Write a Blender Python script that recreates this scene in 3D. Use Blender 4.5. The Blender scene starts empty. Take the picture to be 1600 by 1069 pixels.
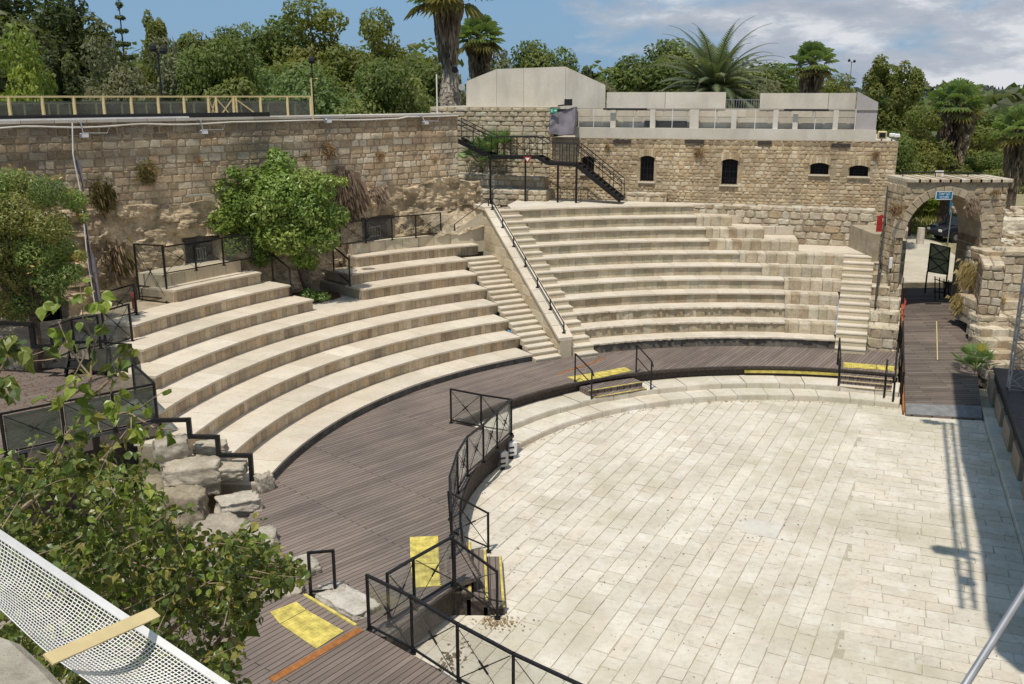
import bpy, math, random
from mathutils import Vector, Matrix, noise
R = math.radians
rnd = random.Random(7)
SC = bpy.context.scene
COL = SC.collection
# ------------------------------------------------------------------ camera
CH = 10.167; PITCH = .258; F = 1457.7
cd = bpy.data.cameras.new("camera"); cam = bpy.data.objects.new("camera", cd); COL.objects.link(cam)
cam.location = (0, 0, CH); cam.rotation_euler = (math.pi/2-PITCH, 0, 0)
cd.sensor_width = 36; cd.lens = 36*F/1600; cd.clip_end = 9000; cd.clip_start = .05
SC.camera = cam
def ray(px, py):
    a = (px-800)/F; b = (534.5-py)/F
    return Vector((a, math.cos(PITCH)+b*math.sin(PITCH), -math.sin(PITCH)+b*math.cos(PITCH)))
def at(px, py, z):
    d = ray(px, py); t = (z-CH)/d.z; return Vector((d.x*t, d.y*t, z))
def atY(px, py, Y):
    d = ray(px, py); t = Y/d.y; return Vector((d.x*t, Y, CH+d.z*t))
def atD(px, py, D):
    return Vector((0, 0, CH)) + ray(px, py)*D
CX, CY = 8.727, 20.5
def pol(r, th, z=0): return Vector((CX+r*math.cos(R(th)), CY+r*math.sin(R(th)), z))
def thof(p): return math.degrees(math.atan2(p.y-CY, p.x-CX))
# ------------------------------------------------------------------ materials
def newmat(name):
    m = bpy.data.materials.new(name); m.use_nodes = True
    nt = m.node_tree; b = nt.nodes['Principled BSDF']; b.inputs['Roughness'].default_value = .85
    b.inputs['Specular IOR Level'].default_value = .25
    return m, nt, b
def N(nt, t, **k):
    n = nt.nodes.new(t)
    for a, v in k.items():
        if a in n.inputs: n.inputs[a].default_value = v
        else: setattr(n, a, v)
    return n
def L(nt, a, b): nt.links.new(a, b)
def mixc(nt, typ, fac, a, b):
    n = nt.nodes.new('ShaderNodeMix'); n.data_type = 'RGBA'; n.blend_type = typ
    for i, v in ((0, fac), (6, a), (7, b)):
        if hasattr(v, 'links'): nt.links.new(v, n.inputs[i])
        else: n.inputs[i].default_value = v if i == 0 else (tuple(v)+(1,) if len(v) == 3 else v)
    return n.outputs[2]
def ramp(nt, src, stops):
    n = nt.nodes.new('ShaderNodeValToRGB'); cr = n.color_ramp
    while len(cr.elements) < len(stops): cr.elements.new(.5)
    for e, (p, c) in zip(cr.elements, stops):
        e.position = p; e.color = tuple(c)+(1,) if not isinstance(c, (int, float)) else (c, c, c, 1)
    nt.links.new(src, n.inputs[0]); return n.outputs[0]
def stone_mat(name, lo=.72, hi=1.12, s1=1.3, s2=14, pits=.35, bump=.5, rough=.92, tint=(1, 1, 1), stain=None, bs=22, spk=.3, worn=0):
    m, nt, b = newmat(name)
    at_ = N(nt, 'ShaderNodeAttribute', attribute_name='Col')
    tc = N(nt, 'ShaderNodeTexCoord')
    n1 = N(nt, 'ShaderNodeTexNoise', Scale=s1, Detail=9.0, Roughness=.62); L(nt, tc.outputs['Object'], n1.inputs['Vector'])
    n2 = N(nt, 'ShaderNodeTexNoise', Scale=s2, Detail=6.0, Roughness=.7); L(nt, tc.outputs['Object'], n2.inputs['Vector'])
    c = mixc(nt, 'MULTIPLY', 1.0, at_.outputs['Color'], ramp(nt, n1.outputs['Fac'], [(.3, (lo, lo*.97, lo*.93)), (.7, (hi, hi, hi))]))
    c = mixc(nt, 'MULTIPLY', 1.0, c, ramp(nt, n2.outputs['Fac'], [(.3, (1-spk, 1-spk*1.07, 1-spk*1.2)), (.52, (1, 1, 1)), (.75, (1+spk*.25, 1+spk*.22, 1+spk*.15))]))
    c = mixc(nt, 'MULTIPLY', 1.0, c, tint)
    if pits:
        vo = N(nt, 'ShaderNodeTexVoronoi', Scale=9.0); L(nt, tc.outputs['Object'], vo.inputs['Vector'])
        n3 = N(nt, 'ShaderNodeTexNoise', Scale=2.3, Detail=3.0); L(nt, tc.outputs['Object'], n3.inputs['Vector'])
        p = ramp(nt, vo.outputs['Distance'], [(.06, 1.0), (.15, 0.0)])
        q = ramp(nt, n3.outputs['Fac'], [(.45, 0.0), (.65, pits)])
        mu = N(nt, 'ShaderNodeMath', operation='MULTIPLY'); L(nt, p, mu.inputs[0]); L(nt, q, mu.inputs[1])
        c = mixc(nt, 'MIX', mu.outputs[0], c, (.16, .13, .09))
    if worn:
        v2 = N(nt, 'ShaderNodeTexNoise', Scale=3.1, Detail=10.0, Roughness=.78); L(nt, tc.outputs['Object'], v2.inputs['Vector'])
        c = mixc(nt, 'MIX', ramp(nt, v2.outputs['Fac'], [(.56, 0.0), (.66, worn)]), c, (.36, .32, .235))
        v3 = N(nt, 'ShaderNodeTexNoise', Scale=1.7, Detail=10.0, Roughness=.7); mq = N(nt, 'ShaderNodeMapping'); mq.inputs['Location'].default_value = (3, 9, 4); L(nt, tc.outputs['Object'], mq.inputs['Vector']); L(nt, mq.outputs[0], v3.inputs['Vector'])
        c = mixc(nt, 'MIX', ramp(nt, v3.outputs['Fac'], [(.54, 0.0), (.68, worn*.8)]), c, (.70, .67, .62))
    if stain:
        n4 = N(nt, 'ShaderNodeTexNoise', Scale=stain[0], Detail=7.0, Roughness=.6)
        mp = N(nt, 'ShaderNodeMapping'); mp.inputs['Scale'].default_value = (1, 1, stain[3] if len(stain) > 3 else .5); mp.inputs['Location'].default_value = (7, 3, 1)
        L(nt, tc.outputs['Object'], mp.inputs['Vector']); L(nt, mp.outputs[0], n4.inputs['Vector'])
        c = mixc(nt, 'MIX', ramp(nt, n4.outputs['Fac'], [(.5, 0.0), (.68, stain[1])]), c, stain[2])
    L(nt, c, b.inputs['Base Color'])
    b.inputs['Roughness'].default_value = rough
    n5 = N(nt, 'ShaderNodeTexNoise', Scale=bs, Detail=8.0, Roughness=.75); L(nt, tc.outputs['Object'], n5.inputs['Vector'])
    bp = N(nt, 'ShaderNodeBump', Strength=bump, Distance=.03); L(nt, n5.outputs['Fac'], bp.inputs['Height']); L(nt, bp.outputs[0], b.inputs['Normal'])
    return m
def plain(name, col, rough=.5, metal=0, noise_amt=.12, s=8, bump=0, attr=False):
    m, nt, b = newmat(name)
    tc = N(nt, 'ShaderNodeTexCoord'); n1 = N(nt, 'ShaderNodeTexNoise', Scale=float(s), Detail=6.0)
    L(nt, tc.outputs['Object'], n1.inputs['Vector'])
    base = col
    if attr: base = N(nt, 'ShaderNodeAttribute', attribute_name='Col').outputs['Color']
    c = mixc(nt, 'MULTIPLY', 1.0, base, ramp(nt, n1.outputs['Fac'], [(.3, 1-noise_amt*1.6), (.7, 1+noise_amt)]))
    L(nt, c, b.inputs['Base Color']); b.inputs['Roughness'].default_value = rough; b.inputs['Metallic'].default_value = metal
    if bump:
        bp = N(nt, 'ShaderNodeBump', Strength=bump, Distance=.02); L(nt, n1.outputs['Fac'], bp.inputs['Height']); L(nt, bp.outputs[0], b.inputs['Normal'])
    return m
def deck_mat(name, ang, w=.13, ln=5.5, c1=(.155, .127, .108), c2=(.215, .178, .155)):
    m, nt, b = newmat(name)
    tc = N(nt, 'ShaderNodeTexCoord'); mp = N(nt, 'ShaderNodeMapping'); mp.inputs['Rotation'].default_value = (0, 0, -R(ang))
    L(nt, tc.outputs['Object'], mp.inputs['Vector'])
    br = N(nt, 'ShaderNodeTexBrick', Scale=1.0); br.offset = .37; br.offset_frequency = 2
    for k, v in (('Brick Width', ln), ('Row Height', w), ('Mortar Size', .0085), ('Mortar Smooth', .3), ('Bias', 0.)): br.inputs[k].default_value = v
    br.inputs['Color1'].default_value = c1+(1,); br.inputs['Color2'].default_value = c2+(1,); br.inputs['Mortar'].default_value = (.02, .017, .015, 1)
    L(nt, mp.outputs[0], br.inputs['Vector'])
    mp2 = N(nt, 'ShaderNodeMapping'); mp2.inputs['Scale'].default_value = (.7, 14, 1); L(nt, mp.outputs[0], mp2.inputs['Vector'])
    n1 = N(nt, 'ShaderNodeTexNoise', Scale=2.2, Detail=7.0, Roughness=.65); L(nt, mp2.outputs[0], n1.inputs['Vector'])
    n2 = N(nt, 'ShaderNodeTexNoise', Scale=.55, Detail=5.0); L(nt, tc.outputs['Object'], n2.inputs['Vector'])
    c = mixc(nt, 'MULTIPLY', 1.0, br.outputs['Color'], ramp(nt, n1.outputs['Fac'], [(.3, .75), (.7, 1.22)]))
    c = mixc(nt, 'MULTIPLY', 1.0, c, ramp(nt, n2.outputs['Fac'], [(.3, (.82, .8, .8)), (.7, (1.16, 1.1, 1.04))]))
    L(nt, c, b.inputs['Base Color']); b.inputs['Roughness'].default_value = .7
    bp = N(nt, 'ShaderNodeBump', Strength=.6, Distance=.01, invert=True); L(nt, br.outputs['Fac'], bp.inputs['Height']); L(nt, bp.outputs[0], b.inputs['Normal'])
    return m
def leaf_mat(name, trans=.42, rough=.5, spec=.3):
    m, nt, b = newmat(name)
    a = N(nt, 'ShaderNodeAttribute', attribute_name='Col')
    L(nt, a.outputs['Color'], b.inputs['Base Color']); b.inputs['Roughness'].default_value = rough; b.inputs['Specular IOR Level'].default_value = spec
    tr = N(nt, 'ShaderNodeBsdfTranslucent')
    c = mixc(nt, 'MULTIPLY', 1.0, a.outputs['Color'], (1.3, 1.35, .7)); L(nt, c, tr.inputs['Color'])
    mx = N(nt, 'ShaderNodeMixShader'); mx.inputs[0].default_value = trans
    L(nt, b.outputs[0], mx.inputs[1]); L(nt, tr.outputs[0], mx.inputs[2])
    L(nt, mx.outputs[0], nt.nodes['Material Output'].inputs['Surface']); return m
def glass_mat(name, tint=(.93, .94, .93), dirt=.05):
    m, nt, b = newmat(name); nt.nodes.remove(b)
    t = N(nt, 'ShaderNodeBsdfTransparent'); t.inputs[0].default_value = tint+(1,)
    g = N(nt, 'ShaderNodeBsdfGlossy', Roughness=.04); g.inputs[0].default_value = (.9, .95, 1, 1)
    d = N(nt, 'ShaderNodeBsdfDiffuse'); d.inputs[0].default_value = (.45, .42, .36, 1)
    fr0 = N(nt, 'ShaderNodeFresnel', IOR=1.45); ge = N(nt, 'ShaderNodeNewGeometry'); fr = N(nt, 'ShaderNodeMath', operation='MULTIPLY'); iv = N(nt, 'ShaderNodeMath', operation='SUBTRACT'); iv.inputs[0].default_value = 1; L(nt, ge.outputs['Backfacing'], iv.inputs[1]); L(nt, fr0.outputs[0], fr.inputs[0]); L(nt, iv.outputs[0], fr.inputs[1])
    tc = N(nt, 'ShaderNodeTexCoord'); n1 = N(nt, 'ShaderNodeTexNoise', Scale=2.0, Detail=5.0); L(nt, tc.outputs['Object'], n1.inputs['Vector'])
    m1 = N(nt, 'ShaderNodeMixShader'); L(nt, ramp(nt, n1.outputs['Fac'], [(.3, dirt*.5), (.7, dirt*1.5)]), m1.inputs[0]); L(nt, t.outputs[0], m1.inputs[1]); L(nt, d.outputs[0], m1.inputs[2])
    m2 = N(nt, 'ShaderNodeMixShader'); L(nt, fr.outputs[0], m2.inputs[0]); L(nt, m1.outputs[0], m2.inputs[1]); L(nt, g.outputs[0], m2.inputs[2])
    L(nt, m2.outputs[0], nt.nodes['Material Output'].inputs['Surface']); return m
TREAD = (.60, .545, .44)
M_ = dict(
 tread=stone_mat('pale_limestone_slab', lo=.86, hi=1.06, s1=1.0, s2=11, pits=.55, bump=.3, spk=.14, worn=.3),
 riser=stone_mat('stained_riser_stone', lo=.66, hi=1.06, s1=2.2, s2=18, pits=.25, bump=.45, stain=(1.6, .25, (.24, .20, .15), .15)),
 old=stone_mat('weathered_block', lo=.7, hi=1.15, s1=2.5, s2=13, pits=.7, bump=.9, bs=16),
 ashlar=stone_mat('fortress_ashlar', lo=.66, hi=1.18, s1=.7, s2=9, pits=.7, bump=.9, stain=(.55, .7, (.20, .17, .135), .5), bs=14),
 facade=stone_mat('facade_masonry', lo=.7, hi=1.18, s1=.8, s2=10, pits=.6, bump=.9, stain=(.7, .5, (.27, .22, .16), .4), bs=14),
 rock=stone_mat('bedrock', lo=.62, hi=1.2, s1=1.6, s2=8, pits=.7, bump=1.0, bs=9, stain=(.9, .5, (.16, .12, .08), .8)),
 paving=stone_mat('orchestra_paving', lo=.8, hi=1.08, s1=.55, s2=7, pits=.75, bump=.35, spk=.14, stain=(.4, .6, (.43, .395, .28), 1), worn=.68),
 concrete=stone_mat('cast_concrete', lo=.86, hi=1.05, s1=.7, s2=9, pits=0, bump=.12, spk=.08, stain=(1.3, .4, (.36, .335, .29), .16)),
 deckA=deck_mat('deck_boards_left', 45), deckB=deck_mat('deck_boards_right', 57), deckC=deck_mat('deck_boards_front', 53, c1=(.165, .133, .112), c2=(.218, .178, .152)),
 stepw=deck_mat('step_boards', 92, w=.12, ln=4, c1=(.15, .122, .105), c2=(.2, .168, .145)), rampw=deck_mat('ramp_boards', 2, w=.14, ln=1.6, c1=(.105, .087, .073), c2=(.185, .155, .132)),
 steel=plain('black_painted_steel', (.016, .015, .015), .45, .0, .3, 20),
 brown=plain('dark_brown_boards', (.062, .048, .04), .7, 0, .3, 12),
 yellow=plain('yellow_tactile_paving', (.58, .475, .12), .7, 0, .26, 5),
 orange=plain('orange_stained_board', (.32, .125, .035), .65, 0, .2, 9),
 white=plain('white_paint', (.75, .74, .72), .5, 0, .08),
 grey=plain('grey_metal', (.35, .35, .36), .4, .6, .1),
 beige=plain('beige_painted_rail', (.62, .5, .26), .5, 0, .08),
 black=plain('black_matt', (.02, .02, .022), .7, 0, .2),
 stage=plain('stage_floor_black', (.035, .036, .04), .55, 0, .3, 4),
 bark=plain('bark', (.12, .09, .065), .9, 0, .4, 14, bump=.8),
 barkp=plain('grey_brown_branch', (.3, .22, .15), .8, 0, .25, 20, bump=.4),
 leaf=leaf_mat('foliage'), leafg=leaf_mat('glossy_leaves', .28, .38, .45), dry=leaf_mat('dry_fronds', .2, .8, .1),
 glass=glass_mat('fence_glass'), glassd=glass_mat('dusty_green_glass', (.42, .5, .47), .14),
 dark=plain('dark_opening', (.012, .012, .014), .6, 0, .1),
 mortar=stone_mat('mortar', lo=.8, hi=1.1, s1=2, s2=12, pits=.2, bump=.8),
 cloth=plain('grey_violet_cloth', (.225, .205, .225), .85, 0, .1, 3, bump=.3),
 green=plain('green_painted_metal', (.33, .35, .2), .6, 0, .2),
 exit=plain('exit_green', (.03, .33, .2), .5), red=plain('red_paint', (.38, .035, .03), .5), blue=plain('sign_blue', (.015, .16, .3), .5),
 carblack=plain('car_dark_paint', (.02, .022, .03), .15, .0, .05), carwhite=plain('car_white_paint', (.75, .75, .76), .2, .0, .03), tyre=plain('rubber', (.02, .02, .02), .8),
 carglass=plain('car_window', (.03, .04, .05), .05, 0, .0), attr=plain('tinted_surface', (1, 1, 1), .8, 0, .15, 5, attr=True),
)
# ------------------------------------------------------------------ mesh builder
class MB:
    def __init__(s): s.v = []; s.f = []; s.c = []; s.m = []
    def add(s, vs, fs, col=(1, 1, 1), mi=0):
        o = len(s.v); s.v += [tuple(p) for p in vs]
        for f in fs: s.f.append(tuple(i+o for i in f)); s.c.append(col); s.m.append(mi)
    def hexa(s, lo, hi, col=(1, 1, 1), mi=0):
        n = len(lo); o = list(lo)+list(hi)
        fs = [tuple(range(n-1, -1, -1)), tuple(range(n, 2*n))]+[(i, (i+1) % n, n+(i+1) % n, n+i) for i in range(n)]
        s.add(o, fs, col, mi)
    def prism(s, poly, z0, z1, col=(1, 1, 1), mi=0):
        s.hexa([(p[0], p[1], z0) for p in poly], [(p[0], p[1], z1) for p in poly], col, mi)
    def box(s, c, d, ang=0, col=(1, 1, 1), mi=0):
        ca, sa = math.cos(ang), math.sin(ang); P = []
        for x, y in ((-1, -1), (1, -1), (1, 1), (-1, 1)):
            x *= d[0]/2; y *= d[1]/2; P.append((c[0]+x*ca-y*sa, c[1]+x*sa+y*ca))
        s.prism(P, c[2]-d[2]/2, c[2]+d[2]/2, col, mi)
    def bar(s, a, b, w, h=None, col=(1, 1, 1), mi=0, up=Vector((0, 0, 1))):
        a = Vector(a); b = Vector(b); h = h or w; d = (b-a).normalized()
        if abs(d.dot(up)) > .95: up = Vector((0, 1, 0))
        x = d.cross(up).normalized()*w/2; y = x.cross(d).normalized()*h/2
        s.hexa([a-x-y, a+x-y, a+x+y, a-x+y], [b-x-y, b+x-y, b+x+y, b-x+y], col, mi)
    def tube(s, pts, r, n=6, col=(1, 1, 1), mi=0):
        pts = [Vector(p) for p in pts]; k = len(pts)
        if not isinstance(r, (list, tuple)): r = [r]*k
        o = len(s.v); up = Vector((.13, .2, 1)).normalized()
        for i, p in enumerate(pts):
            d = (pts[min(i+1, k-1)]-pts[max(i-1, 0)])
            d = d.normalized() if d.length > 1e-9 else Vector((0, 0, 1))
            u = up if abs(d.dot(up)) < .95 else Vector((1, 0, 0))
            x = d.cross(u).normalized(); y = x.cross(d)
            for j in range(n):
                a = 2*math.pi*j/n; s.v.append(tuple(p+(x*math.cos(a)+y*math.sin(a))*r[i]))
        for i in range(k-1):
            for j in range(n):
                s.f.append((o+i*n+j, o+i*n+(j+1) % n, o+(i+1)*n+(j+1) % n, o+(i+1)*n+j)); s.c.append(col); s.m.append(mi)
        s.f.append(tuple(o+j for j in range(n-1, -1, -1))); s.c.append(col); s.m.append(mi)
        s.f.append(tuple(o+(k-1)*n+j for j in range(n))); s.c.append(col); s.m.append(mi)
    def arc(s, r0, r1, t0, t1, z0, z1, n=None, col=(1, 1, 1), mi=0):
        n = n or max(1, int(abs(t1-t0)/2.5)+1)
        for i in range(n):
            a = t0+(t1-t0)*i/n; b = t0+(t1-t0)*(i+1)/n
            q = [pol(r0, a), pol(r1, a), pol(r1, b), pol(r0, b)]
            o = len(s.v); s.v += [(p.x, p.y, z0) for p in q]+[(p.x, p.y, z1) for p in q]
            fs = [(0, 1, 2, 3), (7, 6, 5, 4), (0, 3, 7, 4), (2, 1, 5, 6)]
            if i == 0: fs.append((1, 0, 4, 5))
            if i == n-1: fs.append((3, 2, 6, 7))
            for f in fs: s.f.append(tuple(k+o for k in f)); s.c.append(col); s.m.append(mi)
    def build(s, name, mats, parent=None, label=None, cat=None, group=None, kind=None, smooth=False, bevel=0):
        me = bpy.data.meshes.new(name)
        off = Vector((0, 0, 0)); p = parent
        while p is not None: off += p.location; p = p.parent
        me.from_pydata([(x-off.x, y-off.y, z-off.z) for x, y, z in s.v], [], s.f)
        if not isinstance(mats, (list, tuple)): mats = [mats]
        for m in mats: me.materials.append(M_[m])
        me.polygons.foreach_set('material_index', s.m)
        ca = me.color_attributes.new('Col', 'FLOAT_COLOR', 'CORNER'); buf = []
        for f, c in zip(s.f, s.c): buf += [c[0], c[1], c[2], 1.0]*len(f)
        ca.data.foreach_set('color', buf)
        if smooth: me.polygons.foreach_set('use_smooth', [True]*len(s.f))
        me.validate(); me.update()
        o = bpy.data.objects.new(name, me); COL.objects.link(o); o.parent = parent
        if bevel:
            b = o.modifiers.new('b', 'BEVEL'); b.width = bevel; b.segments = 1; b.limit_method = 'ANGLE'; b.angle_limit = R(40)
        tag(o, label, cat, group, kind); return o
def tag(o, label=None, cat=None, group=None, kind=None):
    for k, v in (('label', label), ('category', cat), ('group', group), ('kind', kind)):
        if v: o[k] = v
def thing(name, loc, label, cat, group=None, rz=0):
    o = bpy.data.objects.new(name, None); COL.objects.link(o); o.location = loc; o.rotation_euler = (0, 0, rz); o.empty_display_size = .2
    tag(o, label, cat, group); return o
def copy_tree(o, parent=None):
    c = o.copy(); COL.objects.link(c); c.parent = parent
    for ch in o.children: copy_tree(ch, c)
    return c
def jit(c, a=.1, r=rnd):
    k = 1+r.uniform(-a, a); w = r.uniform(-a, a)*.25
    return (c[0]*k*(1+w), c[1]*k, c[2]*k*(1-w))
def pick(pal, r=rnd, a=.12): return jit(r.choice(pal), a, r)
# stones on a mapped surface: mapf(u, v, d) -> Vector
def stones(m, u0, u1, v0, v1, mapf, ch=(.2, .32), ln=(.25, .6), dep=.05, gap=.012, pal=None, seed=1, keep=None, tone=None, rough=.5, mi=0):
    r = random.Random(seed); v = v0; dep *= .72; gap *= .75
    while v < v1-.04:
        h = min(r.uniform(*ch), v1-v)
        if v1-v-h < ch[0]*.5: h = v1-v
        u = u0-r.uniform(0, ln[0])
        while u < u1:
            w = r.uniform(*ln); a, b = max(u, u0), min(u+w, u1); u += w
            if b-a < .06: continue
            if keep and not keep((a+b)/2, v+h/2, a, b, v, v+h): continue
            g = gap*r.uniform(.6, 1.7); x0, x1, y0, y1 = a+g, b-g, v+g, v+h-g
            if x1-x0 < .03 or y1-y0 < .03: continue
            k = min(x1-x0, y1-y0)*r.uniform(.08, .25)*rough*.95; j = lambda s=.6: r.uniform(-1, 1)*k*s
            ring = [(x0+k, y0), (x1-k, y0), (x1, y0+k), (x1, y1-k), (x1-k, y1), (x0+k, y1), (x0, y1-k), (x0, y0+k)]
            ring = [(p+j(), q+j()) for p, q in ring]
            cx, cy = (x0+x1)/2, (y0+y1)/2; d1 = dep*r.uniform(.45, 1.15)
            sh = 1-min(.5, .035*(.5+rough)/min(x1-x0, y1-y0))
            inn = [(cx+(p-cx)*sh, cy+(q-cy)*sh) for p, q in ring]
            vs = [mapf(p, q, -.02) for p, q in ring]+[mapf(p, q, d1*(1+r.uniform(-.25, .25)*rough)) for p, q in inn]+[mapf(cx+j(), cy+j(), d1*(1+r.uniform(0, .35)*rough))]
            fs = [(i, (i+1) % 8, 8+(i+1) % 8, 8+i) for i in range(8)]+[(8+i, 8+(i+1) % 8, 16) for i in range(8)]
            c = pick(pal, r)
            if tone: t = tone((a+b)/2, v+h/2, r); c = (c[0]*t, c[1]*t, c[2]*t)
            m.add(vs, fs, c, mi)
        v += h
def slabs(u0, u1, v0, v1, holes):
    us = sorted({u0, u1, *[min(max(x, u0), u1) for h in holes for x in h[:2]]}); vs = sorted({v0, v1, *[min(max(x, v0), v1) for h in holes for x in h[2:]]})
    for i in range(len(us)-1):
        run = None
        for j in range(len(vs)-1):
            cu, cv = (us[i]+us[i+1])/2, (vs[j]+vs[j+1])/2
            if any(h[0] < cu < h[1] and h[2] < cv < h[3] for h in holes):
                if run: yield us[i], us[i+1], run[0], run[1]; run = None
            else: run = (run[0] if run else vs[j], vs[j+1])
        if run: yield us[i], us[i+1], run[0], run[1]
def boulder(m, c, d, seed, ang=0, col=(.5, .45, .36), n=3, amp=.16, flat=.0):
    import bmesh
    bm = bmesh.new(); bmesh.ops.create_cube(bm, size=2)
    bmesh.ops.subdivide_edges(bm, edges=bm.edges[:], cuts=15 if n >= 3 else 3, use_grid_fill=True)
    vs = []; ca, sa = math.cos(ang), math.sin(ang)
    for v in bm.verts:
        p = v.co.copy(); q = p.normalized()*1.25; p = p.lerp(q, .3)
        w = noise.fractal(p*1.3+Vector((seed*7.1, seed*3.3, 1)), 1, 2.1, 5); w2 = noise.noise(p*4+Vector((seed, 0, 0)))
        p *= 1+amp*w*1.3+.03*w2
        if n >= 3:
            cr = noise.voronoi(p*1.7+Vector((seed*3.3, 0, 0)))[0]; p *= 1-.09*max(0, .16-(cr[1]-cr[0]))/.16; f3 = noise.fractal(p*5+Vector((seed, 2, 0)), .8, 2.1, 4); p *= 1+.022*f3
        p = Vector((p.x*d[0]/2, p.y*d[1]/2, p.z*d[2]/2))
        vs.append((c[0]+p.x*ca-p.y*sa, c[1]+p.x*sa+p.y*ca, c[2]+p.z))
    fs = [tuple(v.index for v in f.verts) for f in bm.faces]; bm.free(); m.add(vs, fs, col)
OLD = [(.56, .48, .355), (.50, .425, .30), (.60, .53, .41), (.42, .33, .22), (.53, .455, .345)]
ORD = ['first', 'second', 'third', 'fourth', 'fifth', 'sixth', 'seventh', 'eighth', 'ninth', 'tenth', 'eleventh', 'twelfth']
# ------------------------------------------------------------------ ground
m = MB(); G = 2.0
m.add([(-3000, 48.2, G), (17.3, 48.2, G), (17.3, 41.4, G), (3000, 41.4, G), (3000, 260, G), (-3000, 260, G)], [(0, 1, 2, 3, 4, 5)], (.30, .27, .15))
m.add([(-3000, 260, G), (3000, 260, G), (3000, 3200, G-3), (-3000, 3200, G-3)], [(0, 1, 2, 3)], (.12, .14, .06))
m.add([(-3000, -600, -.4), (3000, -600, -.4), (3000, 41.4, -.4), (-3000, 41.4, -.4)], [(0, 1, 2, 3)], (.30, .26, .2))
m.add([(17.3, 41.4, -.4), (3000, 41.4, -.4), (3000, 41.4, G), (17.3, 41.4, G)], [(0, 1, 2, 3)], (.3, .27, .2))
m.build('ground', 'rock', kind='structure')
m = MB()   # pale plaza outside the gate
m.prism([(16.8, 41.5), (21.5, 41.5), (24.5, 53.0), (23.2, 66), (17, 66), (15, 52)], G-.1, G+.012, (.5, .46, .38))
m.build('pavement', 'paving', kind='structure')
m = MB()   # grass beyond
random.seed(3)
for i in range(5200):
    x = rnd.uniform(19, 33); y = rnd.uniform(56, 74)
    if y < 60 and x < 24.5: y += 8
    h = rnd.uniform(.15, .5); a = rnd.uniform(0, 6.28); w = .05
    m.add([(x-w*math.cos(a), y-w*math.sin(a), G), (x+w*math.cos(a), y+w*math.sin(a), G), (x+rnd.uniform(-.15, .15), y+rnd.uniform(-.15, .15), G+h)], [(0, 1, 2)], pick([(.2, .22, .05), (.26, .24, .08), (.12, .17, .04)]))
m.build('grass', 'leaf', label='dry green grass growing beyond the stone gate', cat='grass', kind='stuff')
# distant hills
def hill(name, x0, x1, y0, y1, zf, nx, ny, pal):
    m = MB(); vs = []; 
    for j in range(ny+1):
        for i in range(nx+1):
            x = x0+(x1-x0)*i/nx; y = y0+(y1-y0)*j/ny; vs.append((x, y, zf(x, y)))
    fs = [(j*(nx+1)+i, j*(nx+1)+i+1, (j+1)*(nx+1)+i+1, (j+1)*(nx+1)+i) for j in range(ny) for i in range(nx)]
    m.v = vs; m.f = fs; m.m = [0]*len(fs); m.c = [pick(pal) for _ in fs]
    m.build(name, 'attr', kind='structure', smooth=True)
    return m
def zh(x, y):
    return G-6+58*max(0, 1-abs(y-1500)/700)**1.2*(1+.10*noise.noise(Vector((x/420, 1, 0))))+(1.5 if 0 else 0)+1.6*noise.noise(Vector((x/30, y/30, 0)))
HP = [(.055, .068, .05), (.075, .085, .065), (.048, .062, .045), (.1, .1, .075)]
def zh2(x, y): return -30+48*math.exp(-((y-1350)/420)**2)+3.0*noise.noise(Vector((x/300, 4, 0)))+2.0*noise.noise(Vector((x/25, y/25, 0)))
hill('hills', 250, 1500, 800, 1500, zh2, 110, 50, HP)
# ------------------------------------------------------------------ orchestra floor
u_ = Vector((.363, .932, 0)).normalized(); n_ = Vector((u_.y, -u_.x, 0))
EDGE_N = 3.85
def nof(p): return p.x*n_.x+p.y*n_.y
m = MB(); fr = random.Random(11)
PAV = [(.64, .59, .50), (.62, .57, .475), (.66, .61, .52), (.61, .56, .465), (.63, .57, .47), (.67, .62, .53)]
def inside(p):
    if nof(p) > EDGE_N+.15: return False
    r = math.hypot(p.x-CX, p.y-CY)
    if p.y > 20.5: return r < 10.55
    return p.x > -3.2 and p.y > 8.5
def slab_quad(m, c, ax, ay, l, w, g):
    q = []
    for sx, sy in ((-1, -1), (-.4, -1), (.4, -1), (1, -1), (1, 1), (.4, 1), (-.4, 1), (-1, 1)):
        q.append((sx*(l/2-g*.8)+fr.uniform(-.022, .012), sy*(w/2-.007)+fr.uniform(-.012, .004)))
    z = fr.uniform(-.006, .006); t = [fr.uniform(-.004, .004) for _ in q]
    top = [c+ax*a*.99+ay*b*.985+Vector((0, 0, z+t[i])) for i, (a, b) in enumerate(q)]; low = [c+ax*a+ay*b+Vector((0, 0, -.03)) for a, b in q]
    m.add(top+low, [tuple(range(8))]+[(i, (i+1) % 8, 8+(i+1) % 8, 8+i)[::-1] for i in range(8)], pick(PAV, fr, .03))
aL = R(63); axL = Vector((math.cos(aL), math.sin(aL), 0)); ayL = Vector((-axL.y, axL.x, 0))
SPL = .2
v = -22.0
while v < 22:
    w = fr.uniform(.34, .43); s = -2+fr.uniform(0, 1)
    while s < 44:
        l = fr.uniform(.34, .85); c = axL*(s+l/2)+ayL*(v+w/2); s += l
        if inside(c) and nof(c) < SPL: slab_quad(m, c, axL, ayL, l, w, fr.uniform(-.004, .010))
    v += w
s = 0.0
while s < 42:
    w = fr.uniform(.3, .42); v = SPL+.02-fr.uniform(0, .3)
    while v < EDGE_N:
        l = fr.uniform(.38, .9); a, b = max(v, SPL-.1), min(v+l, EDGE_N); v += l
        if b-a < .1: continue
        c = u_*(s+w/2)+n_*((a+b)/2)
        if inside(c): slab_quad(m, c, n_, u_, b-a, w, fr.uniform(-.004, .010))
    s += w
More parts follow.
